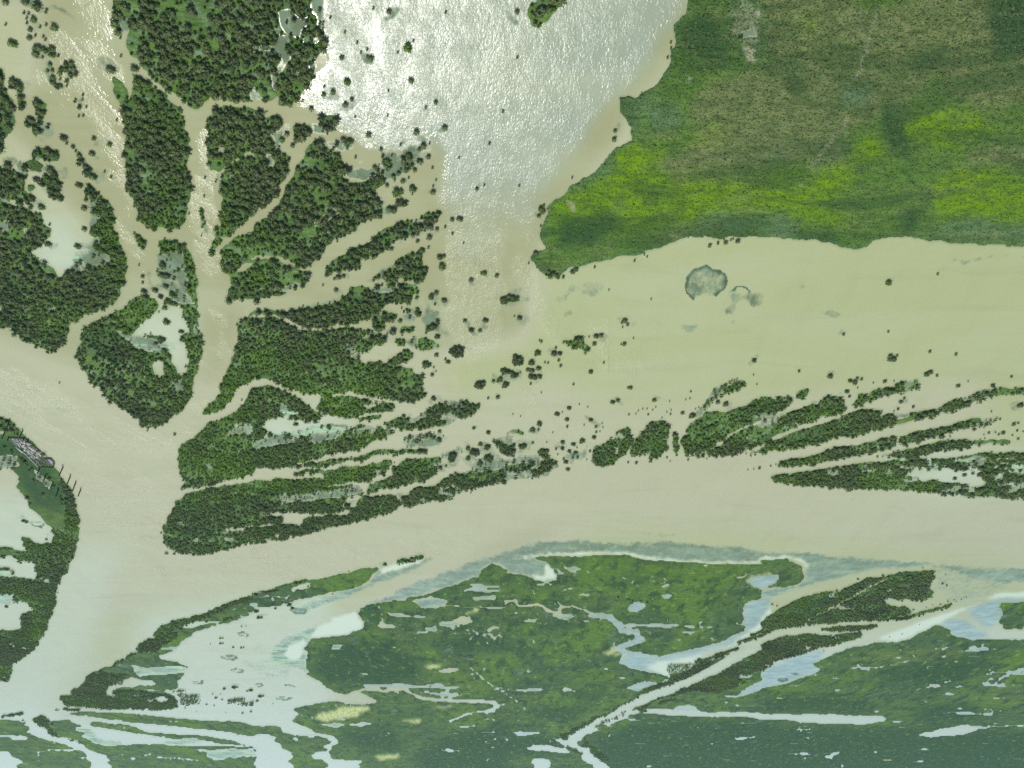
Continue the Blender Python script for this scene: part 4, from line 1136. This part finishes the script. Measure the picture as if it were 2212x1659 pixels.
def crown(r, sub=2, leaves=46, lobes=5):
    """lumpy crown of unit size: dense core, leafy skin; returns verts, loops, totals, tone offsets"""
    v, f = ICO[sub]; v = v * .9
    cs = r.normal(size=(lobes, 3)); cs /= np.linalg.norm(cs, axis=1)[:, None]; cs[:, 2] = np.abs(cs[:, 2]) * .8
    d = np.max(v @ cs.T, axis=1)
    rad = .70 + .28 * np.clip(d, 0, 1) ** 2 + r.normal(size=len(v)) * .07
    v = v * rad[:, None]
    v[:, 2] = np.where(v[:, 2] < 0, v[:, 2] * .75, v[:, 2] * .95)
    V_ = [v]; Lp = [f.ravel()]; T = [np.full(len(f), 3)]; tn = [np.full(len(v), -.04) + r.normal(size=len(v)) * .05]
    if leaves:
        p = r.normal(size=(leaves, 3)); p /= np.linalg.norm(p, axis=1)[:, None]; p[:, 2] = np.where(p[:, 2] < -.3, -p[:, 2], p[:, 2])
        dd = np.max(p @ cs.T, axis=1)
        pr = p * ((.74 + .30 * np.clip(dd, 0, 1) ** 2) * (1 + r.uniform(-.04, .16, leaves)))[:, None]
        nrm = p + r.normal(size=(leaves, 3)) * .6; nrm /= np.linalg.norm(nrm, axis=1)[:, None]
        ax = np.cross(nrm, r.normal(size=(leaves, 3))); ax /= np.linalg.norm(ax, axis=1)[:, None]
        bx = np.cross(nrm, ax); s = r.uniform(.14, .34, leaves)[:, None]
        q = np.stack([pr - ax * s, pr - bx * s * .7, pr + ax * s, pr + bx * s * .7], 1).reshape(-1, 3)
        V_.append(q); Lp.append(np.arange(leaves * 4) + len(v)); T.append(np.full(leaves, 4))
        tn.append(np.repeat(r.normal(size=leaves) * .12 + .03, 4))
    return np.concatenate(V_), np.concatenate(Lp), np.concatenate(T), np.concatenate(tn)

tr = np.random.default_rng(5)
TPL = {0: [crown(tr, 2, 46) for _ in range(8)], 1: [crown(tr, 1, 24) for _ in range(6)], 2: [crown(tr, 1, 7, 3) for _ in range(4)]}

def assemble(items, lod):
    """items: array of x, y, z, rx, ry, rz, angle, tone -> arrays"""
    Vs, Ls, Ts, As = [], [], [], []
    off = 0
    tp = TPL[lod]
    which = np.arange(len(items)) % len(tp)
    for k, (tv, tl, tt, ta) in enumerate(tp):
        it = items[which == k]
        if not len(it): continue
        c, s = np.cos(it[:, 6])[:, None], np.sin(it[:, 6])[:, None]
        x = (tv[None, :, 0] * c - tv[None, :, 1] * s) * it[:, 3:4] + it[:, 0:1]
        y = (tv[None, :, 0] * s + tv[None, :, 1] * c) * it[:, 4:5] + it[:, 1:2]
        zz = tv[None, :, 2] * it[:, 5:6] + it[:, 2:3]
        Vs.append(np.stack([x, y, zz], 2).reshape(-1, 3))
        n, m = len(it), len(tv)
        Ls.append((tl[None, :] + (np.arange(n) * m)[:, None]).ravel() + off)
        Ts.append(np.tile(tt, n))
        As.append(np.clip(it[:, 7:8] + ta[None, :], 0, 1).ravel())
        off += n * m
    return np.concatenate(Vs), np.concatenate(Ls), np.concatenate(Ts), np.concatenate(As)

def join(parts):
    off = 0; A, B, C_, D = [], [], [], []
    for v, l, t, a in parts:
        A.append(v); B.append(l + off); C_.append(t); D.append(a); off += len(v)
    return np.concatenate(A), np.concatenate(B), np.concatenate(C_), np.concatenate(D)

def sample(a, u, v):
    i = np.clip(((v - V0) / STEP + .5).astype(int), 0, NV - 1); j = np.clip(((u - U0) / STEP + .5).astype(int), 0, NU - 1)
    return a[i, j]

sp = 2.4
xs = np.arange(-2600, 2600, sp); ys = np.arange(120, 3300, sp)
X, Y = np.meshgrid(xs, ys); X = X.ravel(); Y = Y.ravel()
X = X + rng.uniform(-1.3, 1.3, len(X)); Y = Y + rng.uniform(-1.3, 1.3, len(Y))
u, v = to_uv(X, Y)
ok = (u > -200) & (u < 4232) & (v > -150) & (v < 3200)
X, Y, u, v = X[ok], Y[ok], u[ok], v[ok]
dens = sample(wood_raw, u, v)
gaps = fbm(X, Y, 26, 2, 61) + .5 * vnoise(X / 6, Y / 6, 63)
pr = dens * np.where(dens > .9, np.clip(.86 + 1.1 * gaps, .22, 1.0), 1.0)
ok = rng.random(len(X)) < pr
X, Y, u, v = X[ok], Y[ok], u[ok], v[ok]
T_ = np.hypot(np.hypot(X, Y), H)
n = len(X)
patch = fbm(X, Y, 70, 3, 71)
lime_s = sample(L['lime'], u, v); brown_s = sample(L['brown'], u, v)
edge = sample(box_blur(wood_raw, 3), u, v)
tone = .46 + patch * .75 + .22 * vnoise(X / 12, Y / 12, 77) + rng.normal(size=n) * .12 + .12 * (v < 420) * (u > 400) + lime_s * .38 - brown_s * .12
tone = np.clip(tone, 0.02, 1)
rad = (.85 + 1.95 * rng.random(n) ** 2.6) * (1 + .25 * vnoise(X / 40, Y / 40, 73)) * (1 - .25 * (tone > .7))
hh = rad * rng.uniform(.6, .95, n) + .8
items = np.stack([X, Y, .25 + hh * .62, rad, rad * rng.uniform(.85, 1.15, n), hh * .8, rng.uniform(0, 6.28, n), tone], 1)
lod = np.where(T_ < 620, 0, np.where(T_ < 1050, 1, 2))
parts = [assemble(items[lod == k], k) for k in (0, 1, 2)]
Vv, Lv, Tv, Av = join(parts)
print('WOOD trees', n, 'faces', len(Tv))
me = mesh_np('willow_wood', Vv, Lv, Tv, LEAF, [('tone', 'FLOAT', Av)], smooth=False)
tag(link('willow_wood', me), label='dense low willow woods covering the flooded delta islands', cat='willow wood', kind='stuff')

# reeds: rough tufts over the near marsh
m = 42000
uu = rng.uniform(-150, 4200, m * 3); vv = rng.uniform(-150, 1250, m * 3)
gx, gy, gt = ground(uu, vv)
ok = (sample(land_raw, uu, vv) > .5) & (sample(wood_raw, uu, vv) < .3)
gx, gy, gt, uu, vv = gx[ok][:m], gy[ok][:m], gt[ok][:m], uu[ok][:m], vv[ok][:m]
m = len(gx)
zz = sample(z, uu, vv)
ang = rng.uniform(0, 3.14, m); hgt = rng.uniform(.2, .6, m); wd = rng.uniform(.3, .8, m)
lean = rng.normal(size=(m, 2)) * .35
dx, dy = np.cos(ang) * wd, np.sin(ang) * wd
q = np.stack([np.stack([gx - dx, gy - dy, zz - .1], 1), np.stack([gx + dx, gy + dy, zz - .1], 1),
              np.stack([gx + dx * .6 + lean[:, 0], gy + dy * .6 + lean[:, 1], zz + hgt], 1),
              np.stack([gx - dx * .6 + lean[:, 0], gy - dy * .6 + lean[:, 1], zz + hgt * .8], 1)], 1).reshape(-1, 3)
rt = np.clip(.62 + .3 * sample(L['lime'], uu, vv) - .2 * sample(L['brown'], uu, vv) - .25 * sample(L['dark'], uu, vv) + rng.normal(size=m) * .12, 0, 1)
me = mesh_np('marsh_reeds', q, np.arange(4 * m), np.full(m, 4), LEAF, [('tone', 'FLOAT', np.repeat(rt, 4))])
tag(link('marsh_reeds', me), label='rough green reeds and grasses growing over the marsh', cat='reeds', kind='stuff')

# ------------------------------------------------------------------ single bushes standing in the water
ORD = 'first second third fourth fifth sixth seventh eighth ninth tenth eleventh twelfth thirteenth fourteenth fifteenth sixteenth'.split()
PLACE = {
 (0, 0): ['in the upper left sandy channel', 'in the water beside the top wood', 'on the pond by the left edge', 'near the upper channel fork'],
 (1000, 0): ['in the brightest sun glitter', 'in the wide glittering bay', 'along the willow shore below glitter', 'at the lower rim of the glitter'],
 (2000, 0): ['off the marsh point above', 'beside the upper marsh shore', 'at the marsh tip', 'off the lower marsh shore'],
 (0, 1000): ['on the upper left wooded island', 'in the kite shaped island pond', 'in the wide left river', 'by the river junction'],
 (1000, 1000): ['among the upper middle creeks', 'right of the middle woods', 'among the lower creeks', 'above the long river bank'],
 (2000, 1000): ['off the lower tip of the marsh', 'in the calm green basin', 'over the narrow river bank strip', 'near the right fan of wooded ridges'],
 (3032, 1000): ['in the calm right basin', 'in the far right basin', 'among the left wooded ridges', 'among the right wooded ridges'],
 (0, 2000): ['in the left bank ponds', 'on the pale lower flat', 'by the bottom left creek mouth', 'on the lower pale flat'],
 (1000, 2000): ['along the lower river spit', 'beside the brown side channel', 'on the bottom flats', 'by the bottom lagoon'],
 (3032, 2000): ['around the long lower right island', 'off the lower right island tip', 'in the lower right bayou', 'by the bottom right canal'],
}
cand = []
for (x0, y0), txt in BUSH:
    for p in txt.split():
        x, y, r = (float(q) for q in p.split(','))
        pu, pv = x0 + x * K, y0 + y * K
        gx_, gy_, gt_ = ground(pu, pv)
        Rw = max(.9, 1.15 * r * K * float(gt_) / FPX)
        hz = min(6.0, .55 * Rw + 1.3)
        bx, by, _ = ground(pu, pv - .5 * hz * FPX / gt_ * .85)
        qd = (0 if x < 830 else 1) + (0 if y < 830 else 2)
        cand.append(dict(k=((x0, y0), qd), u=pu, v=pv, R=Rw, h=hz, x=float(bx), y=float(by), px=r * K, green=(x0, x, y) in ((1000, 1005, 325), (3032, 768, 195))))
cand.sort(key=lambda c: -c['px'])
single, rest = cand[:292], cand[292:]

def bush_items(c, r):
    R_, h_ = c['R'], c['h']
    base = .78 if c['green'] else float(np.clip(.20 + .22 * r.random() + .25 * (r.random() < .3), 0, 1))
    k = max(1, int(round((R_ / 2.3) ** 2 * 1.5)))
    out = []
    if k == 1:
        out.append((0, 0, h_ * .45, R_, R_ * r.uniform(.85, 1.1), h_ * .6, r.uniform(0, 6.28), base))
    else:
        for i in range(k):
            a = i * 2.39996 + r.uniform(-.3, .3); d = math.sqrt((i + .5) / k) * (R_ - 1.5)
            rr = r.uniform(1.5, 2.3)
            hi = h_ * r.uniform(.8, 1.1) * (1.05 - .25 * d / R_)
            out.append((math.cos(a) * d, math.sin(a) * d * r.uniform(.85, 1.05), hi * .45, rr, rr, hi * .62, r.uniform(0, 6.28), base + r.normal() * .05))
    return np.array(out)

def trunk_mesh(h, R_, r):
    Vt, Lt, Tt = [], [], []
    for s in range(3 if R_ > 2 else 2):
        a0 = r.uniform(0, 6.28); lean = R_ * .35; off = len(Vt)
        rad0 = .10 + .03 * R_
        for lev, (zz_, rr) in enumerate(((-.6, 1.0), (h * .35, .75), (h * .8, .35))):
            cx = math.cos(a0) * lean * lev / 2; cy = math.sin(a0) * lean * lev / 2
            for q_ in range(6):
                b_ = q_ * math.pi / 3
                Vt.append((cx + rad0 * rr * math.cos(b_), cy + rad0 * rr * math.sin(b_), zz_))
        for lev in range(2):
            for q_ in range(6):
                a = off + lev * 6 + q_; b_ = off + lev * 6 + (q_ + 1) % 6
                Lt += [a, b_, b_ + 6, a + 6]; Tt.append(4)
    return mesh_np('trunk', Vt, Lt, Tt, BARK)

groups = {}
for c in single: groups.setdefault(c['k'], []).append(c)
br = np.random.default_rng(23)
for key, cs in sorted(groups.items()):
    place = PLACE[key[0]][key[1]]
    cs.sort(key=lambda c: c['v'])
    nrow = max(1, math.ceil(len(cs) / 12)); per = math.ceil(len(cs) / nrow)
    for ri in range(nrow):
        row = sorted(cs[ri * per:(ri + 1) * per], key=lambda c: c['u'])
        rn = '' if nrow == 1 else ((', upper row', ', lower row') if nrow == 2 else (', top row', ', middle row', ', bottom row') if nrow == 3 else (', top row', ', second row', ', third row', ', bottom row'))[ri]
        for i, c in enumerate(row):
            size = 'tiny' if c['px'] < 5 else 'small' if c['px'] < 9 else 'round' if c['px'] < 15 else 'large'
            colr = 'green' if c['green'] else 'dark'
            where = f'{ORD[i]} from left' if len(row) > 1 else 'standing alone'
            lab = f'{size} {colr} bush {place}, {where}{rn}'
            its = bush_items(c, br)
            lodk = 0
            vv_, ll_, tt_, aa_ = assemble(its, 0)
            cm = mesh_np('crown', vv_, ll_, tt_, LEAF, [('tone', 'FLOAT', aa_)])
            if c['px'] >= 8.5:
                e = bpy.data.objects.new('willow_bush', None); COL.objects.link(e); e.location = (c['x'], c['y'], 0)
                e.empty_display_size = .5
                link('crown', cm, e); link('trunk', trunk_mesh(c['h'], c['R'], br), e)
            else:
                e = link('willow_bush', cm, None, (c['x'], c['y'], 0)); cm.name = 'willow_bush'
            tag(e, lab, 'willow bush', 'willow bushes standing in the water')
ps = []
for c in rest:
    it = bush_items(c, br); it[:, 0] += c['x']; it[:, 1] += c['y']
    ps.append(assemble(it, 1))
if ps:
    a_, b_, c_, d_ = join(ps)
    tag(link('tiny_bushes', mesh_np('tiny_bushes', a_, b_, c_, LEAF, [('tone', 'FLOAT', d_)])), 'tiny dark bushes dotted over the shallows', 'bushes', 'willow bushes standing in the water', 'stuff')

# ------------------------------------------------------------------ ruined landing on the left bank
def simple(name, c1, c2, sc=2.0, rough=.8, metal=0.0):
    g = N(name); b = g.n('ShaderNodeBsdfPrincipled'); b.inputs['Roughness'].default_value = rough; b.inputs['Metallic'].default_value = metal
    g.l(g.mix(g.ramp(g.noise(sc, 4, .6), .35, .65), c1 + (1,), c2 + (1,)), b.inputs['Base Color'])
    g.l(b.outputs[0], g.out.inputs[0]); return g.m
M_TAR = simple('tarred_timber', (.022, .022, .026), (.05, .05, .05))
M_BEAM = simple('weathered_steel', (.05, .055, .06), (.11, .11, .10), rough=.6)
M_WHITE = simple('bleached_timber', (.35, .35, .30), (.60, .60, .52), 1.0)
M_STEEL = simple('grey_painted_steel', (.20, .24, .26), (.30, .34, .36), rough=.5)

def box_data(p, q, w_, h_, z0, z1=None):
    """bar between two ground points with width and thickness, bottom at z0"""
    p = Vector((p[0], p[1], 0)); q = Vector((q[0], q[1], 0)); d = (q - p); nrm = Vector((-d.y, d.x, 0)).normalized() * (w_ / 2)
    z1 = z0 if z1 is None else z1
    v_ = [(p - nrm).to_tuple()[:2] + (z0,), (q - nrm).to_tuple()[:2] + (z1,), (q + nrm).to_tuple()[:2] + (z1,), (p + nrm).to_tuple()[:2] + (z0,)]
    v_ += [(a, b, c + h_) for a, b, c in v_]
    f_ = [0, 3, 2, 1, 4, 5, 6, 7, 0, 1, 5, 4, 1, 2, 6, 5, 2, 3, 7, 6, 3, 0, 4, 7]
    return v_, f_
def bars(name, lst, mat, parent=None):
    Vb, Lb = [], []
    for a in lst:
        v_, f_ = box_data(*a); Lb += [i + len(Vb) for i in f_]; Vb += v_
    return link(name, mesh_np(name, Vb, Lb, [4] * (len(Lb) // 4), mat), parent)
def G(u_, v_):
    x, y, t = ground(u_, v_); return float(x), float(y)

PL = [(39, 1655, 29, 1683), (19, 1702, 10, 1728), (89, 1696, 82, 1725), (35, 1721, 30, 1736), (158, 1839, 151, 1865), (181, 1868, 169, 1891),
      (209, 1899, 199, 1923), (231, 1925, 220, 1953), (248, 1839, 236, 1874), (277, 1875, 266, 1907), (298, 1901, 287, 1934), (318, 1927, 309, 1954),
      (96, 1722, 92, 1736), (112, 1729, 108, 1741), (213, 1828, 210, 1842)]
PLAB = ['uppermost black pile on the wooded bank above the ruin', 'black pile left of the ruined landing beside pale pond', 'black pile at the upper right corner of the ruined landing',
        'short black pile at the upper left corner of the ruined landing', 'first inland pile below the ruined landing', 'second inland pile below the ruined landing',
        'third inland pile below the ruined landing', 'fourth and lowest inland pile in the marsh', 'first river pile below the landing, nearest to it', 'second river pile below the landing',
        'third river pile below the landing', 'fourth river pile, lowest and farthest from the landing', 'short stub pile at the upper end of the debris', 'short stub pile on the river side of the debris',
        'short stub pile at the lower river corner of the ruined landing']
for (a, b, c, d), lab in zip(PL, PLAB):
    gx_, gy_, gt_ = ground(a, b)
    dep = math.asin(H / gt_)
    hp = math.hypot(c - a, d - b) / (FPX * math.cos(dep) / gt_) * .97
    rr = 0.62
    Vp, Lp_, Tp = [], [], []
    for lev, (zf, rf) in enumerate(((-1.5, 1.05), (hp * .5, 1.0), (hp - .15, .92), (hp, .80))):
        for k in range(12):
            an = k * math.pi / 6
            Vp.append((rr * rf * math.cos(an), rr * rf * math.sin(an), zf))
    for lev in range(3):
        for k in range(12):
            i = lev * 12 + k; j = lev * 12 + (k + 1) % 12
            Lp_ += [i, j, j + 12, i + 12]; Tp.append(4)
    Lp_ += list(range(36, 48)); Tp.append(12)
    o = link('mooring_pile', mesh_np('mooring_pile', Vp, Lp_, Tp, M_TAR), None, (float(gx_), float(gy_), 0))
    o.rotation_euler = (random.uniform(-.03, .03), random.uniform(-.03, .03), 0)
    tag(o, lab, 'pile', 'black mooring piles around the ruined landing')

A_, B_, C_q, D_q, E_q = G(36, 1720), G(98, 1722), G(216, 1822), G(212, 1838), G(152, 1836)
M1, M2 = G(68, 1755), G(100, 1778)
cx = (A_[0] + E_q[0] + C_q[0] + B_[0]) / 4; cy = (A_[1] + E_q[1] + C_q[1] + B_[1]) / 4
dock = bpy.data.objects.new('ruined_landing', None); COL.objects.link(dock); dock.location = (0, 0, 0)
dock.location = (cx, cy, 0)
tag(dock, 'ruined rectangular landing frame full of bleached debris on left bank', 'landing')
def rel(p): return (p[0] - cx, p[1] - cy)
def frm(name, a, b, w_, h_, z_, mat): return bars(name, [(rel(a), rel(b), w_, h_, z_)], mat, dock)
frm('end_beam', A_, B_, .8, .9, .9, M_BEAM)
frm('end_beam', E_q, D_q, .8, .8, .85, M_BEAM)
frm('side_rail', A_, E_q, .45, .5, .8, M_WHITE)
frm('side_rail', B_, C_q, .4, .5, .7, M_BEAM)
frm('side_rail', C_q, D_q, .8, .8, .9, M_BEAM)
frm('white_fender', G(66, 1753), G(92, 1776), 1.1, .6, 1.75, M_WHITE)
for t_ in (.3, .55, .78):
    p = (A_[0] * (1 - t_) + E_q[0] * t_, A_[1] * (1 - t_) + E_q[1] * t_); q = (B_[0] * (1 - t_) + C_q[0] * t_, B_[1] * (1 - t_) + C_q[1] * t_)
    frm('cross_beam', p, q, .5, .5, .45, M_BEAM)
def heap(name, n_, mat, s0, s1, seed, lab):
    r = random.Random(seed); lst = []
    for _ in range(n_):
        s = r.uniform(s0, s1); t = r.uniform(.1, .93)
        p = [A_[i] * (1 - s) + E_q[i] * s for i in (0, 1)]; q = [B_[i] * (1 - s) + C_q[i] * s for i in (0, 1)]
        c = [p[i] * (1 - t) + q[i] * t for i in (0, 1)]
        an = r.uniform(0, 3.14) if r.random() < .5 else math.atan2(E_q[1] - A_[1], E_q[0] - A_[0]) + r.uniform(-.3, .3); ln = r.uniform(.8, 3.2)
        lst.append(((c[0] - ln * math.cos(an), c[1] - ln * math.sin(an)), (c[0] + ln * math.cos(an), c[1] + ln * math.sin(an)), r.uniform(.25, 1.1), r.uniform(.12, .35), r.uniform(.3, 1.1), r.uniform(.3, 1.3)))
    return tag(bars(name, lst, mat), lab, 'debris', kind='stuff')
heap('bleached_driftwood', 150, M_WHITE, .05, .72, 3, 'heap of bleached white driftwood and boards inside the ruined landing')
heap('dark_driftwood', 120, simple('grey_timber', (.06, .06, .05), (.17, .16, .13)), .1, .97, 4, 'tangle of dark grey broken timbers inside the ruined landing')
# small steel pontoon at the river corner
fl_ = [G(182, 1803), G(201, 1802), G(216, 1819), G(203, 1826)]
pc = (sum(p[0] for p in fl_) / 4, sum(p[1] for p in fl_) / 4)
po = bpy.data.objects.new('steel_pontoon', None); COL.objects.link(po); po.location = (pc[0], pc[1], 0)
tag(po, 'small grey steel pontoon with dark rim at river corner of landing', 'pontoon')
Vb = [(p[0] - pc[0], p[1] - pc[1], -.3) for p in fl_] + [(p[0] - pc[0], p[1] - pc[1], 1.1) for p in fl_]
link('deck', mesh_np('deck', Vb, [3, 2, 1, 0, 4, 5, 6, 7, 0, 1, 5, 4, 1, 2, 6, 5, 2, 3, 7, 6, 3, 0, 4, 7], [4] * 6, M_STEEL), po)
rimp = [(p[0] - pc[0], p[1] - pc[1]) for p in fl_]
for i in range(4):
    bars('rim', [(rimp[i], rimp[(i + 1) % 4], .7, .55, 1.103 + .004 * i)], M_BEAM, po)

# ------------------------------------------------------------------ haze
if HAZE > 0:
    x0_, x1_, y0_, y1_, z0_, z1_ = -70000, 70000, -70000, 70000, -4.0, H + 25
    Vh = [(x, y, zq) for zq in (z0_, z1_) for x, y in ((x0_, y0_), (x1_, y0_), (x1_, y1_), (x0_, y1_))]
    me = mesh_np('haze', Vh, [3, 2, 1, 0, 4, 5, 6, 7, 0, 1, 5, 4, 1, 2, 6, 5, 2, 3, 7, 6, 3, 0, 4, 7], [4] * 6)
    hm = bpy.data.materials.new('haze'); hm.use_nodes = True
    t = hm.node_tree; t.nodes.clear(); o_ = t.nodes.new('ShaderNodeOutputMaterial'); pv_ = t.nodes.new('ShaderNodeVolumePrincipled')
    pv_.inputs['Color'].default_value = (.52, .90, .90, 1); pv_.inputs['Density'].default_value = HAZE; pv_.inputs['Anisotropy'].default_value = .2
    t.links.new(pv_.outputs[0], o_.inputs['Volume'])
    me.materials.append(hm)
    tag(link('haze', me), 'pale humid haze over the whole delta', 'haze', kind='stuff')
